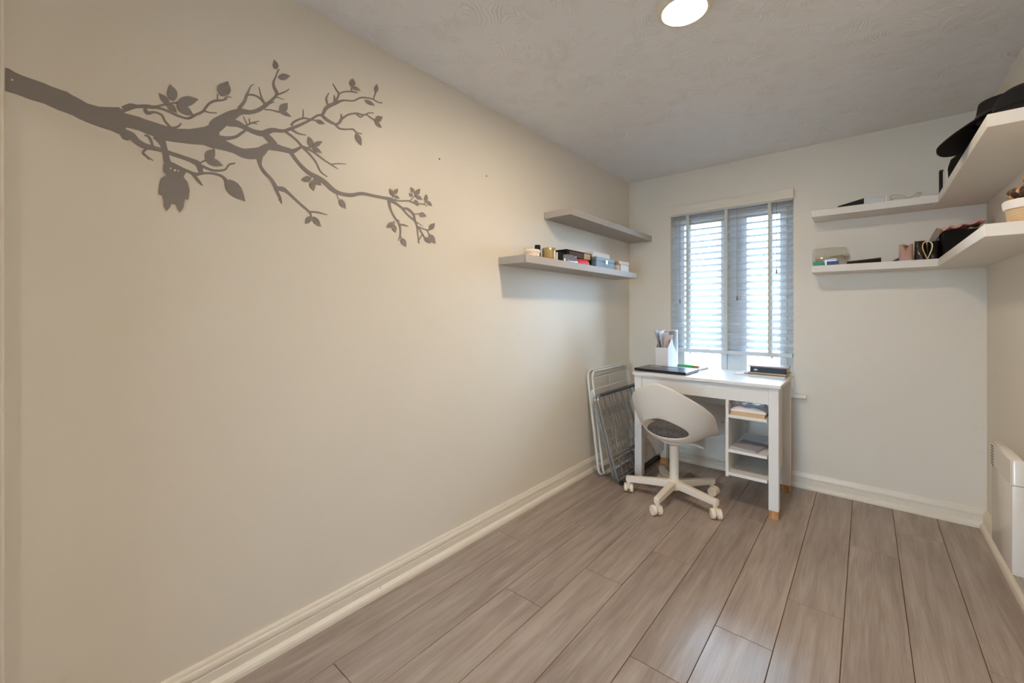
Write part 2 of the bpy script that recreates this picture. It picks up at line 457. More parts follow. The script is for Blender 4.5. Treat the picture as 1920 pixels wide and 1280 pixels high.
# ---------------------------------------------------------------- window, sill, garden
FY0, FY1 = BY + 0.085, BY + 0.150
fx = lambda px: onY(px, 600, FY0).x
p0, p1, p2, p3 = fx(1282), fx(1360), fx(1393), fx(1472)
win = struct('window_1', MB().box(WX0, WX0 + .045, FY0, FY1, WZ0, WZ1).box(WX1 - .045, WX1, FY0, FY1, WZ0, WZ1).box(WX0 + .045, WX1 - .045, FY0, FY1, WZ0, WZ0 + .05).box(WX0 + .045, WX1 - .045, FY0, FY1, WZ1 - .05, WZ1), 'white_upvc')
mc0, mc1 = p1 + .014, p2 - .014
part('mullion', MB().box(mc0, mc1, FY0 - .004, FY1, WZ0 + .05, WZ1 - .05, bev=.003), 'white_upvc', win)
for (xa, xb) in ((WX0 + .046, mc0 - .001), (mc1 + .001, WX1 - .046)):
    z0, z1 = WZ0 + .051, WZ1 - .051; s = .042
    b = MB().box(xa, xa + s, FY0 - .012, FY1 - .01, z0, z1).box(xb - s, xb, FY0 - .012, FY1 - .01, z0, z1).box(xa + s, xb - s, FY0 - .012, FY1 - .01, z0, z0 + s).box(xa + s, xb - s, FY0 - .012, FY1 - .01, z1 - s, z1)
    sash = part('sash', b, 'white_upvc', win)
    part('pane', MB().box(xa + s, xb - s, FY0 + .02, FY0 + .024, z0 + s, z1 - s), 'window_glass', sash)
sp = [(BY + .085, .602), (BY - .045, .602), (BY - .053, .607), (BY - .055, .615), (BY - .053, .624), (BY - .045, .630), (BY + .085, .630)]
part('sill', MB().prism([(y, z) for y, z in sp if True], WX0, WX1, 'x').prism([(min(y, BY), z) for y, z in sp], WX1, WX1 + .075, 'x').prism([(min(y, BY), z) for y, z in sp], WX0 - .075, WX0, 'x'), 'white_gloss_sill', win)

struct('garden_ground', MB().box(-14, 10, -16, 26, -0.25, -0.15), 'garden_paving')
struct('added_sky_blocker', MB().box(-4.0, 2.5, BY + .25, BY + 1.20, 2.34, 2.50), 'render_white')  # unseen slab, added to keep high sky light off the blind slats
def shrub(x, y, z0, r, h, n, label, seed):
    rnd = random.Random(seed)
    t = thing('garden_shrub', label, 'shrub', (x, y, -0.15))
    b = MB()
    for k in range(n):
        c = Vector((rnd.gauss(0, .38) * r, rnd.gauss(0, .38) * r, z0 + rnd.random() * h))
        q = Euler((rnd.random() * 6, rnd.random() * 6, rnd.random() * 6)).to_matrix()
        s = .045 + rnd.random() * .03
        b.add([c + q @ Vector(p) for p in ((-s, 0, 0), (0, -s * .45, 0), (s, 0, 0), (0, s * .45, .01))], [(0, 1, 2, 3)])
    lpart('foliage', b, 'leaf_green', t, fix=False)['kind'] = 'stuff'
    b = MB()
    for k in range(4):
        a = k * 1.7
        b.tube([(0, 0, 0), (math.cos(a) * r * .2, math.sin(a) * r * .2, z0 + h * .4), (math.cos(a) * r * .35, math.sin(a) * r * .35, z0 + h * .8)], [.03, .018, .006], 6)
    lpart('stem', b, 'branch_brown', t)
shrub(-0.62, 8.0, .3, .34, 2.6, 420, 'tall leafy green shrub seen through the right window pane', 3)
shrub(-2.95, 9.0, 2.95, .55, 0.8, 260, 'tree-sized green shrub seen through the top of the left window pane', 5)

# ---------------------------------------------------------------- venetian blind
BLY = BY + 0.034
bl = thing('venetian_blind', 'white faux-wood venetian blind with cotton ladder tapes hanging in the window', 'blind', ((WX0 + WX1) / 2, BLY, 0.86))
part('valance', MB().box(WX0 - .012, WX1 + .004, BY - .026, BY - .008, 1.962, 2.030, bev=.003), 'trim_white', bl, label='cream valance board covering the headrail')
part('headrail', MB().box(WX0 + .004, WX1 - .004, BY - .007, BY + .05, 1.955, 1.984), 'slat_white', bl)
sl = MB()
hw, TILT = .4115, math.radians(27)
def slat_fn(u, v):
    x = (u * 2 - 1) * hw; w = (v * 2 - 1) * .0245
    return Vector((x, w, .0018 * (1 - (v * 2 - 1) ** 2)))
sl.box(-hw, hw, -.0252, .0252, -.0014, .0014)
slm = sl.mesh('slat', 'slat_white')
ZT, ZB, NS = 1.934, 0.926, 22
for k in range(NS):
    z = ZT + (ZB - ZT) * k / (NS - 1)
    link('slat', slm, bl, (0, 0, z - .86), (TILT, 0, 0))
part('bottom_rail', MB().box(WX0 + .006, WX1 - .006, BLY - .024, BLY + .024, .866, .897, bev=.004), 'slat_white', bl)
for px in (1289, 1361, 1443):
    x = onY(px, 586, BLY - .026).x
    b = MB().box(x - .011, x + .011, BLY - .0272, BLY - .0262, .872, 1.956).box(x - .011, x + .011, BLY + .0262, BLY + .0272, .872, 1.956)
    b.box(x - .011, x + .011, BLY - .0262, BLY + .0262, .8655, .867)
    part('ladder_tape', b, 'tape_cotton', bl)
    part('cord_end', MB().lathe([(.004, 0), (.011, .002), (.011, .008), (.003, .012)], 12, c=(x + .012, BLY, .853)), 'tape_cotton', bl)
for (px, yb) in ((1456, 505), (1382, 556), (1275, 562)):
    q = onY(px, yb, BLY - .032)
    b = MB().tube([(q.x, q.y, 1.956), (q.x, q.y, q.z)], .0011, 6)
    c = part('pull_cord', b, 'cord_grey', bl)
    part('tassel', MB().lathe([(.002, .03), (.004, .026), (.006, 0), (.005, -.003)], 10, c=(q.x, q.y, q.z - .024)), 'cord_grey', c, True)

# ---------------------------------------------------------------- ceiling lamp
lp = onZ(1283, 22, CH - .028)
def flush_lamp(label, x, y, glow):
    lamp = thing('ceiling_light', label, 'ceiling light', (x, y, CH - .028))
    lpart('rim', MB().lathe([(.086, .028), (.094, .028), (.096, .018), (.092, .006), (.083, .000), (.0765, .000), (.076, .006), (.0765, .026)], 56), 'trim_white', lamp, True)
    lpart('diffuser', MB().lathe([(.0757, .012), (.075, .004), (.07, .0015), (.05, -.001), (.02, -.002)], 56), glow, lamp, True, label='glowing diffuser disc')
flush_lamp('round flush ceiling light with a white rim and glowing warm disc', lp.x, lp.y, 'lamp_diffuser_glow')
flush_lamp('round fill light added out of view behind the camera', -0.55, FY - .80, 'added_fill_glow')  # added lamp, brightens the near walls from out of view

# ---------------------------------------------------------------- branch decal on the left wall
A0, AS = (0, 90), 440 / 1609.0
B0, BS = (400, 90), 440 / 1444.0
def pa(x, y): return (A0[0] + x * AS, A0[1] + y * AS)
def pb(x, y): return (B0[0] + x * BS, B0[1] + y * BS)
decal_loc = onX(400, 230, LX)
decal = thing('branch_wall_decal', 'dark grey leafy branch decal with a hanging bat stuck on the cream wall', 'wall decal', decal_loc)
DX = LX + 0.0006
def wp(p, lift=0.0):
    q = onX(p[0], p[1], DX); return Vector((DX + lift, q.y, q.z))
def strip(mbd, pts, sc, conv, lift):
    P2 = []
    for (x, y, w) in pts:
        q = conv(x, y); P2.append((q[0], q[1], w * sc))
    # smooth
    S = []
    n = len(P2)
    for i in range(n - 1):
        p_0 = P2[max(i - 1, 0)]; p_1 = P2[i]; p_2 = P2[i + 1]; p_3 = P2[min(i + 2, n - 1)]
        for k in range(4):
            t = k / 4
            S.append(tuple(0.5 * ((2 * p_1[c]) + (-p_0[c] + p_2[c]) * t + (2 * p_0[c] - 5 * p_1[c] + 4 * p_2[c] - p_3[c]) * t * t + (-p_0[c] + 3 * p_1[c] - 3 * p_2[c] + p_3[c]) * t ** 3) for c in range(3)))
    S.append(P2[-1])
    vs = []
    for i, (x, y, w) in enumerate(S):
        a = S[max(i - 1, 0)]; c = S[min(i + 1, len(S) - 1)]
        tx, ty = c[0] - a[0], c[1] - a[1]; l = math.hypot(tx, ty) or 1
        nx, ny = -ty / l, tx / l; w = max(w, .35)
        vs += [wp((x + nx * w, y + ny * w), lift), wp((x - nx * w, y - ny * w), lift)]
    mbd.add(vs, [(2 * i, 2 * i + 1, 2 * i + 3, 2 * i + 2) for i in range(len(S) - 1)])
br = MB()
trunk = [(35, 135, 293), (60, 140, 301), (100, 165, 312), (150, 187, 330), (200, 205, 350), (300, 240, 380), (350, 262, 402), (400, 280, 425), (460, 300, 446), (500, 325, 462), (540, 345, 484), (600, 380, 510), (680, 402, 540), (760, 405, 565), (815, 405, 590), (840, 425, 600),
         (855, 445, 560), (870, 450, 545), (950, 470, 565), (1000, 490, 585), (1050, 505, 605), (1110, 525, 632), (1200, 552, 645), (1300, 555, 657), (1400, 540, 665), (1462, 515, 690)]
vs = []
for (x, t, bt) in trunk: vs += [wp(pa(x, t)), wp(pa(x, bt))]
for (x, t, bt) in [(18, 452, 616), (38, 440, 620)]: vs += [wp(pb(x, t)), wp(pb(x, bt))]
br.add(vs, [(2 * i, 2 * i + 1, 2 * i + 3, 2 * i + 2) for i in range(len(vs) // 2 - 1)])
SA = [
 [(840, 422, 22), (890, 403, 24), (940, 400, 13), (1000, 400, 14), (1060, 405, 12), (1110, 392, 8), (1180, 378, 7), (1225, 376, 4)],
 [(1050, 406, 9), (1120, 420, 8), (1200, 455, 8), (1260, 478, 7), (1300, 480, 9), (1340, 458, 9), (1390, 435, 9), (1430, 385, 9), (1470, 363, 9), (1530, 357, 7), (1560, 345, 4)],
 [(1395, 428, 7), (1435, 442, 5), (1487, 445, 4)], [(1535, 345, 4), (1560, 335, 4), (1592, 338, 2)], [(1490, 360, 5), (1492, 315, 5)],
 [(990, 415, 14), (1012, 445, 14), (1060, 440, 8), (1110, 460, 8), (1130, 500, 8), (1170, 545, 8)], [(1160, 548, 8), (1215, 542, 8), (1243, 516, 5)],
 [(830, 560, 20), (865, 595, 36), (905, 605, 27), (940, 640, 22), (990, 670, 20), (1050, 685, 16), (1110, 700, 14), (1170, 722, 14), (1240, 745, 14), (1310, 770, 15), (1358, 795, 20), (1375, 840, 18), (1385, 860, 10)],
 [(1052, 688, 9), (1035, 635, 10), (1015, 605, 9), (990, 598, 6)],
 [(1060, 600, 22), (1105, 635, 26), (1128, 690, 20), (1138, 740, 22), (1150, 790, 25), (1170, 830, 36)],
 [(1005, 690, 9), (980, 716, 9), (1010, 745, 6), (1052, 772, 3)], [(1003, 742, 4), (1022, 766, 2)],
 [(1150, 790, 12), (1180, 795, 12), (1240, 828, 14), (1290, 845, 10), (1340, 865, 12), (1400, 858, 8), (1460, 860, 8), (1520, 878, 9), (1552, 910, 12)],
 [(1322, 862, 12), (1358, 908, 10), (1389, 943, 4)],
 [(1365, 800, 10), (1420, 825, 9), (1470, 840, 8), (1540, 835, 7), (1570, 800, 7), (1613, 789, 5)], [(1365, 790, 6), (1412, 768, 6)],
]
SB = [
 [(0, 495, 40), (20, 475, 45), (70, 440, 38), (120, 412, 32), (170, 392, 20), (230, 395, 13), (280, 380, 13), (325, 350, 13), (360, 320, 9), (385, 295, 10), (390, 275, 11), (372, 235, 9), (372, 205, 7), (385, 175, 5), (395, 145, 5), (408, 130, 3)],
 [(80, 450, 28), (110, 458, 26), (150, 467, 20), (200, 492, 14), (250, 515, 15), (300, 525, 18), (340, 512, 18), (370, 505, 14), (430, 510, 10), (480, 495, 11), (540, 470, 9), (600, 440, 8), (640, 415, 7), (670, 410, 9), (690, 375, 12), (715, 355, 12), (750, 340, 11), (800, 322, 6), (860, 325, 5), (910, 305, 5), (975, 312, 4), (1010, 332, 4), (1040, 338, 4)],
 [(30, 556, 20), (90, 555, 12), (140, 545, 10), (175, 522, 9), (205, 500, 8)],
 [(0, 580, 35), (30, 588, 34), (75, 602, 30), (130, 624, 24), (180, 645, 28), (230, 650, 34), (285, 642, 34), (330, 608, 22), (380, 610, 22), (420, 620, 18), (460, 630, 16), (490, 635, 14), (530, 615, 9), (548, 605, 6)],
 [(310, 525, 18), (345, 560, 20), (378, 600, 22)],
 [(430, 505, 8), (480, 540, 7), (520, 575, 7), (545, 605, 7), (590, 650, 6), (630, 700, 5), (660, 760, 5), (703, 793, 3)],
 [(540, 602, 8), (600, 630, 7), (650, 665, 6), (690, 695, 5), (730, 720, 5), (768, 745, 2)], [(722, 716, 4), (765, 711, 4), (818, 715, 2)], [(545, 610, 6), (575, 615, 6), (612, 603, 5)],
 [(480, 478, 9), (495, 455, 7), (550, 432, 6), (595, 438, 5)], [(552, 435, 5), (553, 378, 3)], [(478, 498, 8), (520, 525, 6), (571, 536, 3)], [(600, 440, 4), (632, 447, 4)],
 [(706, 354, 6), (695, 312, 6), (712, 275, 3)], [(748, 338, 9), (745, 312, 7), (743, 288, 3)], [(752, 330, 7), (772, 284, 6), (755, 255, 5), (735, 219, 3)], [(768, 286, 5), (800, 270, 5), (850, 268, 5), (887, 276, 3)], [(846, 268, 4), (853, 240, 5)],
 [(985, 312, 4), (1000, 272, 4)],
 [(668, 412, 9), (690, 435, 10), (720, 455, 9), (750, 470, 7), (775, 495, 6), (820, 500, 5), (860, 500, 5), (882, 520, 4), (915, 528, 3)],
 [(750, 472, 7), (775, 460, 8), (788, 437, 9), (800, 430, 6), (830, 410, 6), (880, 402, 6), (925, 412, 5), (955, 400, 4), (987, 400, 3)], [(790, 440, 8), (785, 405, 3)], [(876, 402, 5), (905, 425, 5), (935, 408, 4), (970, 430, 4), (1000, 450, 4)],
 [(155, 375, 12), (190, 330, 10), (205, 290, 9), (218, 262, 6), (233, 232, 4), (251, 225, 2)], [(205, 287, 6), (250, 290, 6), (290, 312, 6), (322, 350, 9)], [(318, 345, 7), (295, 300, 5), (280, 240, 3)],
 [(390, 288, 6), (440, 270, 5), (467, 252, 3)], [(380, 298, 4), (437, 319, 2)], [(315, 378, 4), (360, 382, 4), (405, 395, 6)], [(350, 340, 6), (376, 330, 3)],
 [(185, 420, 3), (207, 472, 4)], [(200, 478, 6), (240, 460, 5), (282, 450, 3)], [(220, 433, 4), (224, 462, 4)], [(245, 462, 4), (272, 468, 2)],
 [(285, 670, 20), (288, 720, 10), (315, 765, 10), (350, 800, 9), (370, 830, 11), (385, 860, 13), (395, 890, 9), (410, 920, 8), (420, 957, 3)],
 [(380, 862, 10), (425, 868, 15), (460, 890, 9), (520, 945, 7), (590, 1008, 6), (602, 1035, 4)], [(585, 1008, 5), (640, 1010, 5), (702, 1026, 2)], [(410, 930, 7), (400, 938, 2)],
 [(470, 632, 12), (510, 690, 10), (560, 745, 11), (600, 775, 12), (650, 800, 13), (690, 830, 14), (740, 875, 13), (790, 897, 11), (850, 905, 12), (910, 895, 10), (980, 908, 9), (1040, 920, 9), (1090, 928, 10)],
 [(600, 795, 4), (610, 785, 5)], [(758, 895, 3), (768, 930, 3)],
 [(1080, 925, 8), (1140, 940, 5), (1200, 940, 5), (1240, 955, 4), (1300, 962, 4), (1312, 977, 2)], [(1098, 922, 3), (1112, 898, 3)], [(1212, 937, 3), (1246, 903, 3)], [(1292, 964, 3), (1309, 938, 3)],
 [(1085, 932, 10), (1130, 960, 7), (1165, 985, 6), (1195, 990, 8), (1230, 1022, 7), (1240, 1060, 6), (1252, 1095, 5), (1258, 1150, 4), (1266, 1202, 3)], [(1160, 984, 5), (1195, 1025, 5), (1238, 1062, 5)],
 [(1228, 1024, 4), (1270, 1018, 3)], [(1240, 1066, 4), (1290, 1096, 2)], [(1252, 1098, 5), (1318, 1120, 4), (1333, 1113, 3)], [(1262, 1102, 5), (1290, 1150, 4), (1302, 1170, 3)], [(1312, 1120, 3), (1329, 1147, 3)], [(1290, 1142, 4), (1270, 1170, 4), (1258, 1195, 2)],
 [(1078, 932, 10), (1090, 990, 6), (1115, 1040, 5), (1140, 1075, 5), (1150, 1110, 5), (1150, 1150, 4), (1136, 1186, 3)], [(1115, 1045, 4), (1147, 1066, 2)], [(1138, 1085, 5), (1170, 1088, 5), (1200, 1097, 2)], [(1112, 1062, 3), (1104, 1078, 3)], [(1150, 1150, 3), (1158, 1173, 3)], [(1115, 1070, 3), (1110, 1088, 3)],
]
for i, s in enumerate(SA): strip(br, s, AS, pa, 0.00002 * (i + 1))
for i, s in enumerate(SB): strip(br, s, BS, pb, 0.00002 * (i + 1))
part('branch', br, 'decal_vinyl', decal, fix=False)
LA = [((1160, 385), (1088, 310), 42), ((1192, 364), (1165, 250), 72), ((1212, 380), (1360, 352), 74), ((1150, 380), (1213, 446), 42), ((1212, 390), (1330, 466), 60), ((1515, 328), (1562, 228), 98), ((1412, 768), (1473, 692), 74), ((1412, 764), (1531, 808), 52)]
LB = [((75, 812), (196, 942), 82), ((390, 132), (372, 72), 34), ((396, 182), (473, 172), 40), ((412, 392), (456, 338), 52), ((404, 385), (482, 424), 26), ((628, 444), (686, 468), 26), ((853, 240), (856, 188), 38), ((852, 238), (905, 264), 22), ((930, 320), (994, 355), 24), ((1000, 274), (1005, 220), 26),
      ((878, 526), (911, 601), 34), ((996, 446), (1041, 424), 40), ((992, 450), (1036, 493), 24), ((604, 606), (584, 544), 38), ((612, 604), (671, 574), 32), ((608, 608), (668, 648), 26), ((602, 1034), (565, 1082), 36), ((608, 1038), (663, 1099), 34), ((602, 802), (539, 812), 38), ((603, 815), (618, 879), 36), ((618, 800), (663, 847), 40), ((774, 930), (815, 990), 34),
      ((1106, 908), (1082, 864), 24), ((1108, 900), (1135, 864), 28), ((1108, 908), (1147, 925), 18), ((1234, 892), (1213, 856), 24), ((1242, 906), (1271, 864), 30), ((1226, 915), (1202, 892), 20), ((1243, 910), (1287, 932), 24), ((1236, 934), (1261, 972), 24), ((1306, 944), (1310, 899), 24), ((1310, 940), (1346, 972), 22),
      ((1264, 1018), (1311, 1036), 30), ((1328, 1116), (1362, 1077), 34), ((1298, 1164), (1337, 1203), 28), ((1326, 1146), (1366, 1204), 36), ((1106, 1074), (1063, 1106), 30), ((1106, 1086), (1122, 1136), 28), ((1156, 1170), (1186, 1222), 32)]
LEAFN = [0]
def leaf(base, tip, w, conv):
    bx, by = conv(*base); tx, ty = conv(*tip); sc = AS if conv is pa else BS
    l = math.hypot(tx - bx, ty - by); ux, uy = (tx - bx) / l, (ty - by) / l; nx, ny = -uy, ux
    prof_ = [(0, .06), (.1, .55), (.25, .88), (.4, 1.0), (.55, .93), (.7, .70), (.85, .36), (1.0, .02)]
    pts = [(bx + ux * l * t + nx * w * sc * .5 * k, by + uy * l * t + ny * w * sc * .5 * k) for t, k in prof_] + [(bx + ux * l * t - nx * w * sc * .5 * k, by + uy * l * t - ny * w * sc * .5 * k) for t, k in reversed(prof_)]
    LEAFN[0] += 1
    b = MB().add([wp(p, .0013 + LEAFN[0] * .00001) for p in pts], [tuple(range(len(pts)))])
    part('leaf', b, 'decal_vinyl', decal, fix=False)
for a_, c_, w_ in LA: leaf(a_, c_, w_, pa)
for a_, c_, w_ in LB: leaf(a_, c_, w_, pb)
bat = [(1120, 800), (1118, 845), (1138, 870), (1105, 895), (1092, 940), (1088, 1003), (1112, 1008), (1122, 1040), (1125, 1085), (1143, 1118), (1168, 1090), (1172, 1068), (1208, 1070), (1215, 1100), (1232, 1130), (1255, 1095), (1268, 1035), (1290, 1042), (1300, 975), (1285, 920), (1258, 885), (1275, 850), (1235, 815), (1180, 795)]
ctr_ = (1190, 930)
bb = MB().add([wp(pa(*ctr_), .0018)] + [wp(pa(*p), .0018) for p in bat], [(0, i + 1, (i + 1) % len(bat) + 1) for i in range(len(bat))])
bato = part('bat', bb, 'decal_vinyl', decal, fix=False, label='hanging bat silhouette with folded wings')
for (x, y, r) in ((1168, 826, 6), (1198, 839, 9), (1222, 843, 6)):
    part('eye', MB().add([wp(pa(x + r * math.cos(k * PI / 5), y + r * .8 * math.sin(k * PI / 5)), .0021) for k in range(10)], [tuple(range(10))]), 'decal_gap', bato, fix=False)
part('tear', MB().add([wp(pa(*p), .0004) for p in ((70, 216), (82, 212), (96, 218), (86, 225))], [(0, 1, 2, 3)]), 'decal_gap', decal, fix=False, label='small pale tear in the branch')
for (x, y, t) in ((824, 298, 'tiny red dot on the cream wall closer to the branch decal'), (912, 330, 'tiny red dot on the cream wall closer to the grey shelves')):
    q = onX(x, y, LX)
    solo('red_wall_dot', MB().lathe([(.004, 0), (.0038, .0012), (.002, .002)], 12, M=Matrix.Translation(q) @ Matrix.Rotation(PI / 2, 4, 'Y')), 'red_dot', t, 'dot', q, group='red dots on the cream wall')

# ---------------------------------------------------------------- floating shelves
TH = .042
def shelf(label, x0, x1, y0, y1, zb, m_):
    return solo('floating_shelf', MB().box(x0, x1, y0, y1, zb, zb + TH, bev=.0016), m_, label, 'shelf', ((x0 + x1) / 2, (y0 + y1) / 2, zb), group=('grey' if 'grey' in m_ else 'white') + ' floating shelves')
ZLU, ZLL, ZRU, ZRL = 1.779, 1.448, 1.778, 1.431
shelf('empty upper grey floating shelf beside the window', LX, -1.372, 2.170, BY, ZLU, 'grey_shelf_laminate')
shelf('lower grey floating shelf carrying tins and small boxes', LX, -1.374, 1.735, 3.14, ZLL, 'grey_shelf_laminate')
SRX, SBY = 0.298, 3.215
shelf('upper white floating shelf on the window wall, holding a cable', -0.263, SRX, SBY, BY, ZRU, 'white_shelf_laminate')
shelf('lower white floating shelf on the window wall, holding pouches', -0.263, SRX, SBY, BY, ZRL, 'white_shelf_laminate')
shelf('upper white floating shelf on the heater wall under black hats', SRX, RX, 2.020, BY, ZRU, 'white_shelf_laminate')
shelf('lower white floating shelf on the heater wall under a wicker cup', SRX, RX, 2.065, BY, ZRL, 'white_shelf_laminate')
TLL, TRU, TRL = ZLL + TH, ZRU + TH, ZRL + TH

# ---- things on the lower grey shelf
def ya(px, x=-1.42): return onX(px, 480, x).y
x, y = -1.425, ya(997, -1.425)
t = thing('cosmetic_tub', 'low cream round tub with pale lid on the grey shelf end', 'tub', (x, y, TLL))
lpart('body', MB().lathe([(.040, 0), (.044, .003), (.044, .022)], 28), 'cream_tub', t, True)
lpart('lid', MB().lathe([(.046, .0225), (.047, .026), (.047, .036), (.043, .040)], 28), 'tub_lid', t, True)
x, y = -1.515, ya(989, -1.515)
t = thing('candle_jar', 'small pale yellow jar behind the low cream tub', 'jar', (x, y, TLL))
lpart('body', MB().lathe([(.019, 0), (.021, .004), (.021, .058)], 20), 'pale_yellow_wax', t, True)
lpart('lid', MB().lathe([(.018, .0585), (.018, .070)], 20), 'pale_yellow_wax', t, True)
x, y = -1.478, ya(1008, -1.478)
t = thing('black_bottle', 'small black capped bottle between cream tub and gold tin', 'bottle', (x, y, TLL))
lpart('body', MB().lathe([(.016, 0), (.018, .003), (.018, .045), (.013, .05)], 20), 'black_plastic', t, True)
lpart('cap', MB().lathe([(.017, .051), (.017, .086), (.015, .088)], 20), 'black_plastic', t, True)
x, y = -1.428, ya(1029, -1.428)
t = thing('gold_tin', 'round gold lidded tin on the lower grey shelf', 'tin', (x, y, TLL))
lpart('body', MB().lathe([(.037, 0), (.039, .002), (.039, .052)], 32), 'gold_tin', t, True)
lpart('band', MB().lathe([(.0394, .004), (.0394, .014)], 32), 'copper_band', t, True)
lpart('lid', MB().lathe([(.0405, .0525), (.0405, .066), (.038, .069)], 32), 'gold_tin', t, True)
y0, y1 = ya(1043.5, -1.40), ya(1046, -1.40)
solo('white_card_box', MB().box(-1.455, -1.400, y0, y1, TLL, TLL + .05, bev=.001), 'carton_white', 'thin white carton standing next to the gold tin', 'carton', (-1.43, y0, TLL))
y0, y1 = ya(1047, -1.40), ya(1058, -1.40)
solo('black_case', MB().box(-1.455, -1.398, y0, y1, TLL, TLL + .053, bev=.004), 'black_box', 'small black case beside the silver zip pouch', 'case', (-1.43, y0, TLL))
# silver pouch: wrinkled bag
y0, y1 = ya(1056, -1.392), ya(1084, -1.392)
def pouch(y0, y1, xc, dep, h, zb, wr, seed, n=18, mm=10):
    b = MB(); vs = []
    for j in range(mm + 1):
        v = j / mm
        for i in range(n):
            a = 2 * PI * i / n
            sq = 1 - .75 * v ** 2.2
            ex = abs(math.cos(a)) ** .6 * math.copysign(1, math.cos(a)); ey = abs(math.sin(a)) ** .6 * math.copysign(1, math.sin(a))
            yy = (y0 + y1) / 2 + ex * (y1 - y0) / 2 * (1 - .12 * v)
            xx = xc + ey * dep / 2 * sq
            q = Vector((xx, yy, zb + v * h * (1 - .12 * abs(ex) ** 3)))
            k = mnoise.noise(Vector((xx * 60 + seed, yy * 60, v * 4))) * wr
            if 0 < j: q.x += k; q.z += k * .4
            vs.append(q)
    fs = [(j * n + i, j * n + (i + 1) % n, (j + 1) * n + (i + 1) % n, (j + 1) * n + i) for j in range(mm) for i in range(n)]
    fs += [tuple(range(n)), tuple(mm * n + i for i in range(n))]
    return b.add(vs, fs)
t = thing('silver_pouch', 'crumpled silver mesh zip pouch on the grey shelf', 'pouch', (-1.40, (y0 + y1) / 2, TLL))
part('bag', pouch(y0, y1, -1.402, .05, .048, TLL, .007, 1), 'silver_mesh', t, True)
part('zip', MB().tube([(-1.398, y0 + .01, TLL + .020), (-1.374, (y0 + y1) / 2, TLL + .016), (-1.398, y1 - .01, TLL + .012)], .003, 6), 'steel_clasp', t)
# black open box with photo card
y0, y1 = ya(1062, -1.47), ya(1116.5, -1.398)
t = thing('black_photo_box', 'black box with brown and tan picture panels behind the red purse', 'box', (-1.45, (y0 + y1) / 2, TLL))
y0 = ya(1063, -1.432); y1 = ya(1118, -1.398) - .004; zt = TLL + .090
part('body', MB().box(-1.545, -1.432, y0, y1, TLL, zt, bev=.0015), 'black_box', t)
part('photo_panel', MB().box(-1.4318, -1.4308, y0 + .03, y1 - .105, TLL + .046, zt - .008), 'box_photo', t, label='brown photo print')
part('tan_card', MB().box(-1.4318, -1.4306, y1 - .10, y1 - .018, TLL + .046, zt - .006), 'card_tan', t, label='tan picture panel')
y0, y1 = ya(1081, -1.388), ya(1105, -1.388)
solo('red_purse', pouch(y0, y1, -1.392, .032, .032, TLL, .002, 4), 'red_fabric', 'small red purse at the front of the grey shelf', 'purse', (-1.392, (y0 + y1) / 2, TLL), True)
# slate box with clasp, white carton on it
y0, y1 = ya(1118, -1.398), ya(1152, -1.398)
t = thing('slate_box', 'slate blue lidded box with a steel clasp', 'box', (-1.45, (y0 + y1) / 2, TLL))
part('body', MB().box(-1.535, -1.398, y0, y1, TLL, TLL + .046, bev=.001), 'slate_box', t)
part('lid', MB().box(-1.536, -1.396, y0 - .001, y1 + .001, TLL + .047, TLL + .072, bev=.001), 'slate_box', t)
ym = y0 + (y1 - y0) * .52
part('clasp', MB().box(-1.396, -1.392, ym - .012, ym + .012, TLL + .03, TLL + .058, bev=.001), 'steel_clasp', t, label='steel clasp')
solo('white_carton', MB().box(-1.540, -1.425, y0 + .005, y1 - .02, TLL + .0722, TLL + .112, bev=.0015), 'carton_white', 'flat white carton lying on the slate blue box', 'carton', (-1.48, (y0 + y1) / 2, TLL + .0722))
y0, y1 = ya(1164, -1.395), ya(1179, -1.395)
t = thing('gift_carton', 'white carton with cream lid at the shelf end by the window', 'carton', (-1.44, (y0 + y1) / 2, TLL))
part('body', MB().box(-1.49, -1.395, y0, y1, TLL, TLL + .050, bev=.001), 'carton_white', t)
part('lid', MB().box(-1.492, -1.393, y0 - .03, y1 + .002, TLL + .0505, TLL + .075, bev=.001), 'carton_cream', t)
y = ya(1157, -1.40)
t = thing('small_glass_jar', 'small pale jar with brown cap between slate box and white carton', 'jar', (-1.405, y, TLL))
lpart('body', MB().lathe([(.018, 0), (.020, .003), (.020, .036), (.016, .040)], 20), 'cream_tub', t, True)
lpart('cap', MB().lathe([(.015, .0405), (.015, .060)], 20), 'taupe_card', t, True)

# ---- things on the white shelves of the window wall
def xb(px, y=3.30): return onY(px, 480, y).x
zf = TRL
x0, x1 = xb(1522, 3.28), xb(1588, 3.28)
t = thing('clear_zip_pouch', 'clear plastic zip pouch with green and navy labels on white shelf', 'pouch', ((x0 + x1) / 2, 3.30, zf))
def clear_fn(u, v, s):
    xx = x0 + (x1 - x0) * u; e = (1 - (2 * u - 1) ** 6); d = .035 * e * (1 - v ** 3)
    return Vector((xx, 3.31 + s * d - .0, zf + .002 + .118 * v * (1 - .10 * abs(2 * u - 1) ** 6)))
b = MB(); b.grid(lambda u, v: clear_fn(u, v, -1), 16, 10); b.grid(lambda u, v: clear_fn(u, v, 1), 16, 10)
part('bag', b, 'clear_vinyl', t, True, fix=False)
part('zip', MB().tube([(x0 + .012, 3.31, zf + .117), ((x0 + x1) / 2, 3.31, zf + .121), (x1 - .012, 3.31, zf + .117)], .003, 6), 'label_white', t)
part('label', MB().box(xb(1524.5, 3.27), xb(1545, 3.27), 3.268, 3.271, zf + .001, zf + .030), 'label_green', t, label='green label card')
part('label', MB().box(xb(1550, 3.27), xb(1573, 3.27), 3.268, 3.271, zf + .001, zf + .028), 'label_navy', t, label='navy label card')
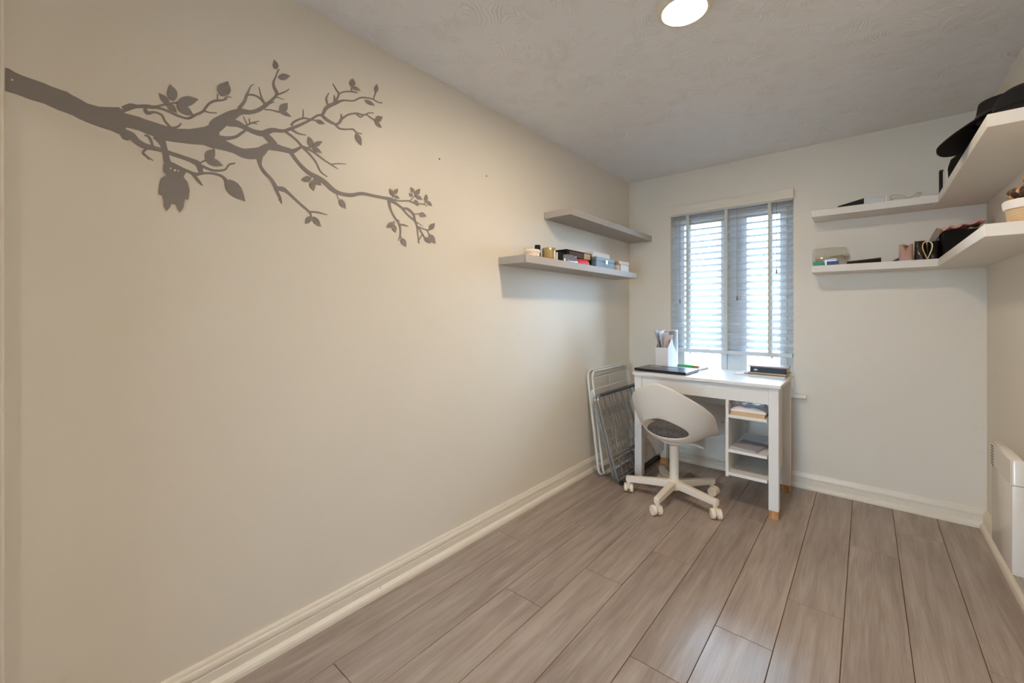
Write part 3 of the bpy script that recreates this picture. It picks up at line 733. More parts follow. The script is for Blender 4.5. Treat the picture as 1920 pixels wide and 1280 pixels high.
part('pearl_string', MB().tube([(x0 + .02, 3.300, zf + .040), (x0 + .07, 3.292, zf + .048), (x0 + .11, 3.295, zf + .055), (x0 + .15, 3.300, zf + .062), (x0 + .17, 3.302, zf + .05)], .006, 6), 'gold_zip', t, True)
x0, x1 = xb(1588, 3.29), xb(1652, 3.29)
solo('black_flat_pouch', MB().grid(lambda u, v: Vector((x0 + (x1 - x0) * u, 3.265 + .10 * v, zf + .004 + .026 * (math.sin(PI * min(1, v * 1.1)) ** .5 if v < .9 else .15) * (.75 + .45 * u))), 12, 8).box(x0 + .002, x1 - .002, 3.266, 3.364, zf, zf + .004), 'black_leather', 'flat black pouch lying beside the clear zip pouch', 'pouch', ((x0 + x1) / 2, 3.31, zf), True)
x0, x1 = xb(1668, 3.30), xb(1692, 3.30)
solo('black_wallet', MB().prism([(x0, zf), (x1, zf), (x1, zf + .024), (x1 - .02, zf + .022)], 3.28, 3.36, 'y'), 'black_leather', 'wedge of black leather leaning against the rose pouch', 'wallet', ((x0 + x1) / 2, 3.32, zf))
x0, x1 = xb(1685, 3.285), xb(1713, 3.285)
def xpouch(x0, x1, yc, dep, h, zb, notch, wr, seed, n=24, mm=12):
    b = MB(); vs = []
    for j in range(mm + 1):
        v = j / mm
        for i in range(n):
            a = 2 * PI * i / n
            ex = abs(math.cos(a)) ** .6 * math.copysign(1, math.cos(a)); ey = abs(math.sin(a)) ** .7 * math.copysign(1, math.sin(a))
            xx = (x0 + x1) / 2 + ex * (x1 - x0) / 2 * (1 - .10 * v)
            yy = yc + ey * dep / 2 * (1 - .7 * v ** 2)
            zz = zb + v * h * (1 - notch * math.exp(-((ex - .1) / .35) ** 2))
            k = mnoise.noise(Vector((xx * 50 + seed, yy * 50, v * 4))) * wr
            if j: yy += k; zz += k * .5
            vs.append(Vector((xx, yy, zz)))
    fs = [(j * n + i, j * n + (i + 1) % n, (j + 1) * n + (i + 1) % n, (j + 1) * n + i) for j in range(mm) for i in range(n)]
    fs += [tuple(range(n)), tuple(mm * n + i for i in range(n))]
    return b.add(vs, fs)
solo('rose_pouch', xpouch(x0, x1, 3.29, .06, .100, zf, .30, .004, 9), 'rose_pouch', 'soft rose beige pouch standing on the white shelf', 'pouch', ((x0 + x1) / 2, 3.29, zf), True)
x0, x1 = xb(1714, 3.285), xb(1764, 3.285)
t = thing('black_handbag', 'glossy black bag with a pale gold open zip', 'bag', ((x0 + x1) / 2, 3.30, zf))
xm = x0 + (x1 - x0) * .30
part('flap', xpouch(x0, xm + .02, 3.30, .07, .112, zf, 0, .006, 12), 'dark_brown_leather', t, True, label='shiny dark brown flap')
part('body', xpouch(xm + .022, x1, 3.31, .09, .108, zf, .05, .004, 15), 'black_leather', t, True)
zcx, zch = xb(1739, 3.262), (xb(1750, 3.262) - xb(1728, 3.262)) / 2
zc = [(zcx + math.sin(k / 20 * 2 * PI) * zch * (.72 + .5 * math.cos(k / 20 * 2 * PI)), 3.262, zf + .056 + math.cos(k / 20 * 2 * PI) * .048) for k in range(20)]
part('zip', MB().tube(zc, .0035, 6, True), 'gold_zip', t, True, label='pale gold zip edge')
x0, x1 = xb(1757, 3.38), xb(1782, 3.38)
q0 = Matrix.Translation(((x0 + x1) / 2, 3.385, zf + .135)) @ Matrix.Rotation(math.radians(-30), 4, 'Y')
# black box at the corner, with the pink cloth and taupe carton
bx0, bx1, by0, by1 = SRX + .022, RX - .035, 3.215, 3.405
t = thing('black_storage_box', 'black storage box in the corner of the lower white shelf', 'box', ((bx0 + bx1) / 2, (by0 + by1) / 2, zf))
b = MB().box(bx0, bx1, by0, by0 + .004, zf, zf + .140).box(bx0, bx1, by1 - .004, by1, zf, zf + .140).box(bx0, bx0 + .004, by0 + .004, by1 - .004, zf, zf + .140).box(bx1 - .004, bx1, by0 + .004, by1 - .004, zf, zf + .140).box(bx0 + .004, bx1 - .004, by0 + .004, by1 - .004, zf, zf + .004)
part('body', b, 'black_box', t)
part('lid', MB().box(bx0 - .002, bx1 + .002, by0 - .002, by1 + .002, zf + .1402, zf + .146), 'black_box', t)
def cloth(u, v):
    xx = bx0 - .005 + (bx1 - bx0 + .005) * u; yy = by0 - .01 + (by1 - by0 + .005) * v
    k = mnoise.noise(Vector((xx * 22, yy * 22, 2))) * .016
    return Vector((xx, yy, zf + .147 + .030 * u + abs(k) + .012 * math.sin(u * 9 + v * 4) ** 2))
o = solo('pink_cloth', MB().grid(cloth, 22, 18), 'pink_cloth', 'crumpled salmon pink cloth lying on the black storage box', 'cloth', ((bx0 + bx1) / 2, (by0 + by1) / 2, zf + .147), True)
sm = o.modifiers.new('thickness', 'SOLIDIFY'); sm.thickness = .003
x0, x1 = xb(1756, 3.39), xb(1778, 3.39)
solo('taupe_carton', MB().box(0, .026, 3.372, 3.424, 0, .195, M=Matrix.Translation((x0 - .080, 0, zf + .0106)) @ Matrix.Rotation(math.radians(24), 4, 'Y')), 'taupe_card', 'slim taupe carton leaning beside the black storage box', 'carton', (x0, 3.40, zf))
# upper window-wall shelf
zu = TRU
x0, x1 = onY(1569, 380, 3.24).x, onY(1620, 378, 3.24).x
x2 = onY(1658, 372, 3.24).x
t = thing('hair_straightener', 'slim tool with black and silver halves on the upper white shelf', 'hair tool', ((x0 + x2) / 2, 3.245, zu))
part('black_half', MB().prism([(x0, zu), (x1, zu), (x1, zu + .036), (x0 + .01, zu + .010)], 3.226, 3.252, 'y'), 'black_plastic', t)
part('silver_half', MB().prism([(x1 + .0005, zu), (x2, zu), (x2, zu + .026), (x1 + .0005, zu + .028)], 3.228, 3.250, 'y'), 'silver_tool', t)
part('end_cap', MB().box(x2 + .0005, x2 + .014, 3.224, 3.254, zu, zu + .036, bev=.002), 'carton_white', t)
c = onY(1698, 366, 3.26)
pts = []
for k in range(40):
    a = k / 39 * 2 * PI * 1.6
    pts.append((c.x + .060 * math.cos(a) * (1 + .15 * math.sin(3 * a)), 3.268 + .035 * math.sin(a), zu + .004 + .050 * abs(math.sin(a * 1.3)) * (k / 39)))
solo('white_cable', MB().tube(pts, .0032, 6), 'white_cable', 'loosely coiled white cable on the upper white shelf', 'cable', (c.x, 3.268, zu), True)

# ---- right upper shelf: hats, headphones-like clamp; right lower shelf: brush cup
hx, hy = 0.395, 2.345
hat = thing('wide_brim_hat', 'black felt wide-brim hat drooping over the upper white shelf edge', 'hat', (hx, hy, zu))
def brim(u, v):
    a = u * 2 * PI; r = .085 + .105 * v
    x_ = r * math.cos(a) * (.95 if math.cos(a) < 0 else .56); y_ = r * math.sin(a) * (1.0 if math.sin(a) > 0 else .80)
    z_ = .075 - (.072 * v ** 1.4 * (max(0, -math.cos(a)) ** 1.2)) + .012 * v * math.sin(a) ** 2 - .02 * v * max(0, math.cos(a)) - .045 * v * max(0, math.sin(a))
    return Vector((x_, y_, z_))
def crown(u, v):
    a = u * 2 * PI; r = .086 * (1 - .16 * v - .84 * max(0, (v - .72) / .28) ** 2)
    z_ = .075 + .072 * min(1, v * 1.28) - .03 * max(0, (v - .75) / .25) ** 2
    return Vector((r * math.cos(a) * .95, r * math.sin(a), z_))
o = lpart('brim', MB().grid(brim, 48, 10), 'black_felt', hat, 60, fix=False); o.modifiers.new('thickness', 'SOLIDIFY').thickness = .004
o = lpart('crown', MB().grid(crown, 48, 16), 'black_felt', hat, 60, fix=False); o.modifiers.new('thickness', 'SOLIDIFY').thickness = .003
lpart('band', MB().lathe([(.0855, .078), (.0845, .098)], 40, sx=.96), 'black_leather', hat, True)
lpart('support_roll', MB().lathe([(.05, .0), (.07, .01), (.075, .06), (.06, .072)], 24, sx=.9), 'black_felt', hat, True)  # invented roll under the brim, only hides the gap
hat2 = thing('bucket_hat', 'second black hat with rounded crown beside the drooping wide-brim hat', 'hat', (0.405, 2.100, zu))
def crown2(u, v):
    a = u * 2 * PI; w = v * PI / 2
    return Vector((.086 * math.cos(w) ** .7 * math.cos(a), .070 * math.cos(w) ** .7 * math.sin(a), .020 + .078 * math.sin(w)))
def brim2(u, v):
    a = u * 2 * PI; r = .082 + .018 * v
    return Vector((r * math.cos(a) * .95, r * math.sin(a) * .80, .022 - .022 * v))
o = lpart('crown', MB().grid(crown2, 40, 14), 'black_felt', hat2, 60, fix=False); o.modifiers.new('thickness', 'SOLIDIFY').thickness = .003
o = lpart('brim', MB().grid(brim2, 40, 4), 'black_felt', hat2, 60, fix=False); o.modifiers.new('thickness', 'SOLIDIFY').thickness = .003
q = onX(1788, 298, .33)
solo('black_beanie', MB().lathe([(.05, 0), (.060, .014), (.062, .055), (.052, .095), (.026, .118), (.004, .124)], 28, c=(.362, 2.90, zu)), 'black_felt', 'small round black beanie behind the drooping hat brim', 'hat', (.362, 2.90, zu), True)
t = thing('white_charger', 'small white charger with black plug near the shelf corner', 'charger', (.335, 3.20, zu))
part('body', MB().box(.312, .360, 3.10, 3.19, zu, zu + .118, bev=.006), 'carton_white', t, True)
part('plug', MB().box(.304, .345, 3.235, 3.262, zu, zu + .135, bev=.004).box(.306, .345, 3.191, 3.234, zu, zu + .05), 'black_plastic', t)
c = onX(1902, 402, .425); c.z = TRL
def scr(u, v):
    a = u * 2 * PI; b_ = v * 2 * PI; rr = .017 + .004 * math.sin(a * 11)
    q = Vector(((.036 + rr * math.cos(b_)) * math.cos(a), (.036 + rr * math.cos(b_)) * math.sin(a), rr * math.sin(b_)))
    return Vector((0.432, 2.245, TRL + .121)) + q
solo('hair_scrunchie', MB().grid(scr, 60, 10), 'animal_print', 'ruffled animal print scrunchie resting on the wicker cup', 'scrunchie', (0.432, 2.245, TRL + .100), True)
cup = thing('wicker_brush_cup', 'cream wicker cup stuffed with makeup brushes on the lower white shelf', 'cup', (0.432, 2.245, TRL))
lpart('cup', MB().lathe([(.048, 0), (.052, .004), (.060, .082), (.062, .086), (.056, .086), (.046, .010)], 36), 'wicker', cup, True)
lpart('liner', MB().lathe([(.0635, .066), (.0665, .09), (.063, .096), (.054, .084)], 36), 'carton_white', cup, True)
for k in range(9):
    a = k * 2.4; r = .034 * (k % 3 + 1) / 3
    p0_ = Vector((r * .5 * math.cos(a), r * .5 * math.sin(a), .02)); p1_ = Vector((r * 1.3 * math.cos(a), r * 1.3 * math.sin(a), .098 + .016 * (k % 4)))
    bo = lpart('brush', MB().tube([p0_, p1_], [.003, .004], 8), ('carton_cream', 'black_plastic', 'copper_band')[k % 3], cup)
    d = (p1_ - p0_).normalized()
    lpart('bristles', MB().tube([p1_ + d * .0002, p1_ + d * .012, p1_ + d * .024, p1_ + d * .032], [.005, .011, .010, .003], 10), ('hair_brown', 'animal_print')[k % 2], bo, True)

# ---------------------------------------------------------------- desk
DT = 0.768
dx0, dx1, dy0, dy1 = -1.247, -0.366, 2.768, 3.318
desk = thing('desk', 'white writing desk with open side shelves and wooden feet under the window', 'desk', ((dx0 + dx1) / 2, (dy0 + dy1) / 2, 0))
part('tabletop', MB().box(dx0, dx1, dy0, dy1, DT - .020, DT, bev=.0025), 'white_desk_lacquer', desk)
for lx in (dx0 + .012, dx1 - .062):
    for ly in (dy0 + .014, dy1 - .064):
        lg = part('leg', MB().box(lx, lx + .050, ly, ly + .050, .047, DT - .0202, bev=.0015), 'white_desk_lacquer', desk)
        part('foot', MB().box(lx + .001, lx + .049, ly + .001, ly + .049, 0, .0465, bev=.001), 'birch_foot', lg, label='bare wooden foot')
ax0, ax1 = dx0 + .063, dx1 - .063
part('front_apron', MB().box(ax0, ax1, dy0 + .020, dy0 + .038, .650, DT - .0202, bev=.001), 'white_desk_lacquer', desk)
part('back_rail', MB().box(ax0, -0.657, dy1 - .20, dy1 - .182, .545, DT - .0202, bev=.001), 'white_desk_lacquer', desk)
part('back_panel', MB().box(ax0, -0.657, dy1 - .056, dy1 - .044, .262, DT - .0202), 'white_desk_lacquer', desk)
part('side_panel', MB().box(dx0 + .028, dx0 + .042, dy0 + .066, dy1 - .066, .110, DT - .0202), 'white_desk_lacquer', desk)
part('screw_cap', MB().lathe([(.006, 0), (.005, .003)], 12, M=Matrix.Translation((-0.785, dy1 - .056, .395)) @ Matrix.Rotation(PI / 2, 4, 'X')), 'card_grey', desk)
part('screw_cap', MB().lathe([(.006, 0), (.005, .003)], 12, M=Matrix.Translation((dx0 + .042, 2.93, .30)) @ Matrix.Rotation(PI / 2, 4, 'Y')), 'card_grey', desk)
ux0, ux1, uy0, uy1 = -0.656, -0.432, dy0 + .022, dy1 - .07
unit = part('shelf_unit', MB().box(ux0, ux0 + .017, uy0, uy1, .183, .6498, bev=.001).box(ux0, ux0 + .017, uy0 + .019, uy1, .6498, DT - .0202), 'white_desk_lacquer', desk)
part('right_side', MB().box(ux1 - .004, ux1 + .013, dy0 + .066, uy1, .183, DT - .0202), 'white_desk_lacquer', unit)
for zt_ in (.211, .351, .561):
    part('shelf', MB().box(ux0 + .0172, ux1 - .0042, uy0 + .001, uy1, zt_ - .018, zt_, bev=.001), 'white_desk_lacquer', unit)

# ---- things on the desk
# laptop
def rotbox(c, w, d, h, ang, z0, bev=0):
    M_ = Matrix.Translation((c[0], c[1], 0)) @ Matrix.Rotation(ang, 4, 'Z')
    return MB().box(-w / 2, w / 2, -d / 2, d / 2, z0, z0 + h, M=M_, bev=bev), M_
lc, la = (-1.075, 2.948), math.radians(-2.5)
lap = thing('laptop', 'closed dark navy laptop on the left of the desk', 'laptop', (lc[0], lc[1], DT))
b, M_ = rotbox(lc, .362, .245, .010, la, DT + .0015, .003); part('base', b, 'laptop_edge', lap)
b, M_ = rotbox(lc, .364, .247, .008, la, DT + .0118, .003); lid = part('lid', b, 'navy_laptop', lap)
part('logo', MB().lathe([(.028, 0), (.026, .0003)], 28, M=M_ @ Matrix.Translation((0.03, 0, DT + .0199)), sy=.8), 'laptop_logo', lid, label='pale oval logo')
part('sticker', MB().box(-.13, -.06, .03, .075, DT + .0199, DT + .0203, M=M_), 'laptop_sticker', lid, label='cream sticker')
for sx_ in (-.16, .16):
    for sy_ in (-.1, .1):
        part('foot', MB().lathe([(.008, 0), (.008, .0014)], 12, M=M_ @ Matrix.Translation((sx_, sy_, DT))), 'dark_rubber', lap)
# magazine file with papers
hx0, hx1 = onY(1229, 690, 3.085).x, onY(1252.5, 690, 3.085).x
hy0, hy1 = 3.085, 3.300
ZF, ZB_ = onY(1252, 652, hy0).z, onX(1272, 618, hx1).z
fl = thing('magazine_file', 'white cut-corner magazine file stuffed with papers on the desk', 'magazine file', ((hx0 + hx1) / 2, (hy0 + hy1) / 2, DT))
side = [(hy0, DT), (hy1, DT), (hy1, ZB_), (hy1 - .07, ZB_), (hy0, ZF)]
part('side', MB().prism(side, hx0, hx0 + .003, 'x'), 'paper_white', fl); part('side', MB().prism(side, hx1 - .003, hx1, 'x'), 'paper_white', fl)
part('front', MB().box(hx0 + .003, hx1 - .003, hy0, hy0 + .003, DT, ZF), 'paper_white', fl)
part('back', MB().box(hx0 + .003, hx1 - .003, hy1 - .003, hy1, DT, ZB_), 'paper_white', fl)
part('bottom', MB().box(hx0 + .003, hx1 - .003, hy0 + .003, hy1 - .003, DT, DT + .003), 'paper_white', fl)
hxm = (hx0 + hx1) / 2
def sheet(name, label, mats, tilt, yaw, x, y, w, h, th, z0, curl=0.02):
    M_ = Matrix.Translation((x, y, z0)) @ Matrix.Rotation(yaw, 4, 'Z') @ Matrix.Rotation(tilt, 4, 'Y')
    def fn(u, v): return M_ @ Vector((curl * (v ** 2) * math.sin(u * PI), (u - .5) * w, v * h))
    o = solo(name, MB().grid(fn, 8, 10), mats, label, 'paper', (x, y, z0), True, 'papers in the magazine file')
    o.modifiers.new('thickness', 'SOLIDIFY').thickness = th
    return o
zp = DT + .004
ph = ZB_ - zp
sheet('paper_folder', 'grey card folder at the outer side of the magazine file', 'paper_grey', math.radians(-15), math.radians(14), hx0 + .040, 3.190, .150, ph + .008, .004, zp)
sheet('loose_paper', 'white printed sheet fanning out of the magazine file', 'paper_white', math.radians(-10), math.radians(10), hx0 + .052, 3.185, .145, ph - .004, .0012, zp)
sheet('loose_paper', 'pale grey sheet in the middle of the magazine file', 'paper_grey', math.radians(-2), math.radians(4), hxm + .004, 3.180, .145, ph - .02, .0012, zp)
sheet('loose_paper', 'pinkish sheet leaning towards the window in the magazine file', 'paper_pink', math.radians(4), math.radians(-16), hx1 - .032, 3.175, .13, ph - .03, .0012, zp)
sheet('card_folder', 'dark grey card at the window side of the magazine file', 'card_grey', math.radians(2), math.radians(-8), hx1 - .012, 3.210, .13, ph - .005, .003, zp)
# pad with highlighters
pc, pang = (-0.985, 3.205), math.radians(-6)
b, M_ = rotbox(pc, .19, .16, .012, pang, DT, .001)
solo('note_pad', b, 'paper_white', 'white note pad under the highlighters on the desk', 'note pad', (pc[0], pc[1], DT))
for k, (dx_, dy_, a_, m1, m2, nm) in enumerate(((-.035, -.02, 20, 'marker_teal', 'pen_blue', 'teal'), (-.012, -.035, -8, 'marker_green', 'marker_green', 'green'), (.022, -.028, -20, 'marker_yellow', 'marker_orange', 'orange and yellow'))):
    t = thing('highlighter_pen', '%s highlighter pen lying on the white note pad' % nm, 'pen', (pc[0] + dx_, pc[1] + dy_, DT + .012), math.radians(a_), 'highlighters on the note pad')
    Mx = Matrix.Translation((0, 0, .0085)) @ Matrix.Rotation(PI / 2, 4, 'Y')
    lpart('body', MB().lathe([(.006, -.055), (.0085, -.05), (.0085, .012)], 14, M=Mx), m1, t, True)
    lpart('cap', MB().lathe([(.0088, .0125), (.0088, .045), (.006, .05)], 14, M=Mx), m2, t, True)
# papers and books on the right
def desk_flat(name, label, cat, c, w, d, h, ang, z, m_, bev=.0008):
    b, M_ = rotbox(c, w, d, h, math.radians(ang), z, bev)
    return solo(name, b, m_, label, cat, (c[0], c[1], z)), M_
z = DT
desk_flat('paper_stack', 'thin stack of white papers under the books on the desk', 'paper', (-0.525, 3.185), .290, .20, .008, -3, z, 'paper_white'); z += .008
desk_flat('magazine', 'grey magazine lying under the black-spined book', 'magazine', (-0.500, 3.200), .240, .18, .007, 2, z, 'magazine_dark'); z += .007
desk_flat('booklet', 'tan booklet between the magazine and the black-spined book', 'booklet', (-0.485, 3.200), .215, .17, .006, -4, z, 'book_pages'); z += .006
bk = thing('hardback_book', 'thick hardback book with a black spine and white spine label', 'book', (-0.480, 3.205, z))
Mb = Matrix.Translation((-0.480, 3.205, z)) @ Matrix.Rotation(math.radians(-1.5), 4, 'Z')
part('spine', MB().box(-.105, .100, -.077, -.071, 0, .034, M=Mb), 'book_navy', bk)
part('cover', MB().box(-.105, .100, -.071, .072, 0, .003, M=Mb), 'book_navy', bk); part('cover', MB().box(-.105, .100, -.071, .072, .031, .034, M=Mb), 'book_taupe', bk)
part('pages', MB().box(-.102, .096, -.0705, .069, .0032, .0308, M=Mb), 'book_pages', bk)
part('spine_label', MB().box(-.082, -.062, -.0778, -.0771, .012, .022, M=Mb), 'label_white', bk, label='white spine label')
z += .034
desk_flat('thin_book', 'thin taupe book on top of the black-spined book', 'book', (-0.490, 3.215), .225, .15, .008, 3, z, 'book_taupe')

# ---- things in the desk cubbies
cxm = (ux0 + .017 + ux1) / 2
z = .561
desk_flat('tan_folder', 'tan card folder on the top cubby shelf of the desk', 'folder', (cxm - .002, 2.900), .180, .20, .022, -1, z, 'card_tan'); z += .022
def crumple(x0, x1, y0, y1, z0, h, seed, skirt=.0):
    def fn(u, v):
        xx = x0 + (x1 - x0) * u; yy = y0 + (y1 - y0) * v
        k = mnoise.noise(Vector((xx * 18 + seed, yy * 18, seed))) * .5 + .5
        e = min(1, 6 * min(u, 1 - u, v, 1 - v) + .25)
        return Vector((xx, yy, z0 + h * k * e + .001))
    b = MB().grid(fn, 16, 16)
    n = 17
    ring = [i for i in range(n)] + [j * n + 16 for j in range(1, n)] + [16 * n + i for i in range(15, -1, -1)] + [j * n for j in range(15, 0, -1)]
    base = len(b.v)
    b.v += [(b.v[i][0], b.v[i][1], z0) for i in ring]
    m_ = len(ring)
    b.f += [(ring[i], base + i, base + (i + 1) % m_, ring[(i + 1) % m_]) for i in range(m_)]
    b.f.append(tuple(base + i for i in range(m_)))
    return b
solo('crumpled_papers', crumple(ux0 + .022, ux1 - .012, 2.812, 2.99, z, .048, 3), 'paper_white', 'thick crumpled pile of papers on the tan folder', 'paper', (cxm, 2.90, z), True)
def curl(u, v):
    return Vector((ux0 + .030 + .160 * u, 2.835 + .14 * v, z + .047 + .030 * u ** 2 * (1 - v * .4)))
o = solo('curled_sheet', MB().grid(curl, 12, 6), 'paper_white', 'white sheet curling up on the crumpled papers', 'paper', (cxm, 2.9, z + .042), True)
o.modifiers.new('thickness', 'SOLIDIFY').thickness = .001
desk_flat('orange_card', 'small orange card peeking out above the crumpled papers', 'card', (ux0 + .055, 2.832), .055, .03, .003, 8, z + .043, 'marker_orange')
desk_flat('grey_notebook', 'grey notebook on the middle cubby shelf of the desk', 'notebook', (cxm - .012, 2.905), .150, .20, .014, -10, .351, 'notebook_grey', .002)
desk_flat('paper_sheets', 'white paper sheets behind the grey notebook in the middle cubby', 'paper', (cxm + .040, 3.10), .10, .16, .006, 4, .351, 'paper_white')

# ---------------------------------------------------------------- swivel chair
CC = Vector((-0.926, 2.676, 0))
chair = thing('swivel_chair', 'white plastic shell swivel chair with oval back opening at the desk', 'chair', CC, math.radians(-3))
SZ = .402
U_STR, U_R = .20, .185
UL = U_STR * 2 + PI * U_R
def ucurve(t, inset=0.0):   # t in -1..1, 0 = back; returns point and outward normal
    s = (t + 1) / 2 * UL; r = U_R
    if s < U_STR: return Vector((-r, U_STR - s)), Vector((-1, 0))
    if s > UL - U_STR: return Vector((r, s - (UL - U_STR))), Vector((1, 0))
    a = PI + (s - U_STR) / r
    n = Vector((math.cos(a), math.sin(a))); return n * r, n
def shell_pt(t, v):
    c, n = ucurve(t)
    at = abs(t)
    H = .010 + .356 * max(0.0, (1.04 - math.sqrt(at * at + .012)) / .93) ** 1.22 * (1 - at ** 6)
    O = .030 + .060 * max(0.0, math.cos(at * PI / 2)) ** 1.5
    out = -.045 * (1 - v) ** 3 + O * v
    z_ = SZ + H * (v ** 1.22)
    p = c + n * out
    return Vector((p.x, p.y + .01, z_))
EC, EA, EB = .285, .30, .185
bnd = [(-1 + 2 * k / 48, 0) for k in range(48)] + [(1, k / 16) for k in range(16)] + [(1 - 2 * k / 48, 1) for k in range(48)] + [(-1, 1 - k / 16) for k in range(16)]
nb = len(bnd); NR = 12
vs = []
for j in range(NR + 1):
    s = (j / NR) ** 1.3
    for (t, v_) in bnd:
        a = math.atan2((v_ - EC) / EB, t / EA)
        et, ev = EA * math.cos(a), EC + EB * math.sin(a)
        vs.append(shell_pt(et + (t - et) * s, ev + (v_ - ev) * s))
fs = [(j * nb + i, j * nb + (i + 1) % nb, (j + 1) * nb + (i + 1) % nb, (j + 1) * nb + i) for j in range(NR) for i in range(nb)]
b = MB().add(vs, fs)
# seat pan: from the wall's foot curve inwards
foot = [shell_pt(-1 + 2 * k / 48, 0) for k in range(49)]
front = [foot[-1].lerp(foot[0], k / 12) + Vector((0, .030 * math.sin(PI * k / 12), -.012 * math.sin(PI * k / 12))) for k in range(1, 12)]
ring = foot + front; c0 = Vector((0, .02, SZ - .004))
vs = []
for j in range(5):
    f_ = j / 5
    for p in ring: q = p.lerp(c0, f_); vs.append(Vector((q.x, q.y, q.z - .010 * math.sin(f_ * PI / 2))))
vs.append(c0 - Vector((0, 0, .010))); n = len(ring)
fs = [(j * n + i, j * n + (i + 1) % n, (j + 1) * n + (i + 1) % n, (j + 1) * n + i) for j in range(4) for i in range(n)] + [(4 * n + i, 4 * n + (i + 1) % n, 5 * n) for i in range(n)]
b.add(vs, fs)
me = b.mesh('shell', 'white_chair_plastic', False, False)
bm = bmesh.new(); bm.from_mesh(me); bmesh.ops.remove_doubles(bm, verts=bm.verts[:], dist=.0006); bmesh.ops.recalc_face_normals(bm, faces=bm.faces[:]); bm.to_mesh(me); bm.free()
me.polygons.foreach_set('use_smooth', [True] * len(me.polygons)); me.update()
shell = link('shell', me, chair)
sm = shell.modifiers.new('thickness', 'SOLIDIFY'); sm.thickness = .009; sm.offset = 0
sb = shell.modifiers.new('smooth', 'SUBSURF'); sb.levels = 1; sb.render_levels = 1
lpart('seat_bracket', MB().lathe([(.030, .345), (.055, .362), (.085, .372), (.09, .383)], 28).box(-.02, .02, .03, .13, .350, .374, bev=.004), 'cream_powder_coat', chair, True)
lpart('height_lever', MB().tube([(.05, .02, .366), (.13, .03, .362), (.165, .035, .350)], .006, 8), 'cream_powder_coat', chair, True)
lpart('column', MB().lathe([(.0275, .075), (.0275, .350), (.023, .352)], 28), 'cream_powder_coat', chair, True)
lpart('hub', MB().lathe([(.034, .068), (.040, .074), (.040, .122), (.032, .130)], 28), 'cream_powder_coat', chair, True)
def arm_mesh():
    b = MB()
    for (x0, x1, w0, w1, z0, z1, z2, z3) in ((.030, .295, .021, .016, .078, .124, .072, .108),):
        vs = [(x0, -w0, z0), (x0, w0, z0), (x0, w0, z1), (x0, -w0, z1), (x1, -w1, z2), (x1, w1, z2), (x1, w1, z3), (x1, -w1, z3)]
        b.add(vs, [(0, 1, 2, 3), (4, 7, 6, 5), (0, 4, 5, 1), (1, 5, 6, 2), (2, 6, 7, 3), (3, 7, 4, 0)])
    me = b.mesh('base_arm', 'cream_powder_coat')
    bm = bmesh.new(); bm.from_mesh(me); bmesh.ops.bevel(bm, geom=bm.edges[:], offset=.005, segments=2, affect='EDGES'); bm.to_mesh(me); bm.free()
    return me
armm = arm_mesh()
Mw = Matrix.Rotation(PI / 2, 4, 'X')
wheelm = MB().lathe([(.012, -.0115), (.026, -.0115), (.029, -.008), (.029, .008), (.026, .0115), (.012, .0115)], 24, M=Mw).mesh('wheel', 'caster_plastic', True)
treadm = None
def hood_mesh():
    b = MB()
    pts = [(.031 * math.cos(a), .0315 + .031 * math.sin(a)) for a in [math.radians(-5 + 190 * k / 12) for k in range(13)]]
    b.prism([(p[0], p[1]) for p in pts] , -.0035, .0035, 'y')
    b.lathe([(.011, .050), (.013, .060), (.013, .0715)], 16, c=(.012, 0, 0))
    return b.mesh('caster', 'caster_plastic', True)
hoodm = hood_mesh()
for k in range(5):
    a = math.radians(-90 + 72 * k + 3)
    link('base_arm', armm, chair, (0, 0, 0), (0, 0, a))
    ang = a + (0.9, 2.4, 2.0, 0.4, 1.6)[k]
    cst = link('caster', hoodm, chair, (.278 * math.cos(a) - .012 * math.cos(ang), .278 * math.sin(a) - .012 * math.sin(ang), 0), (0, 0, ang))
    for s in (-1, 1): link('wheel', wheelm, cst, (0, s * .0175, .029))
# fleece pad on the seat
def pad(u, v):
    a = u * 2 * PI; w = (v - .5) * PI
    ex = abs(math.cos(a)) ** .75 * math.copysign(1, math.cos(a)); ey = abs(math.sin(a)) ** .75 * math.copysign(1, math.sin(a))
    r = abs(math.cos(w)) ** .45
    p = Vector((.156 * ex * r, .158 * ey * r + .012, .034 * math.sin(w)))
    k = mnoise.noise(p * 70) * .005
    return p + Vector((0, 0, SZ + .040 + k * (1 if v > .4 else 0)))
o = link('seat_cushion', MB().grid(pad, 56, 16).mesh('seat_cushion', 'grey_fleece', True), None, (CC.x, CC.y, 0), (0, 0, math.radians(-3)))
me = o.data
bm = bmesh.new(); bm.from_mesh(me); bmesh.ops.translate(bm, verts=bm.verts[:], vec=(0, 0, -SZ)); bmesh.ops.remove_doubles(bm, verts=bm.verts[:], dist=.0002); bmesh.ops.recalc_face_normals(bm, faces=bm.faces[:]); bm.to_mesh(me); bm.free()
o.location.z = SZ
tag(o, 'dark grey fleece pad lying in the white shell chair', 'cushion')

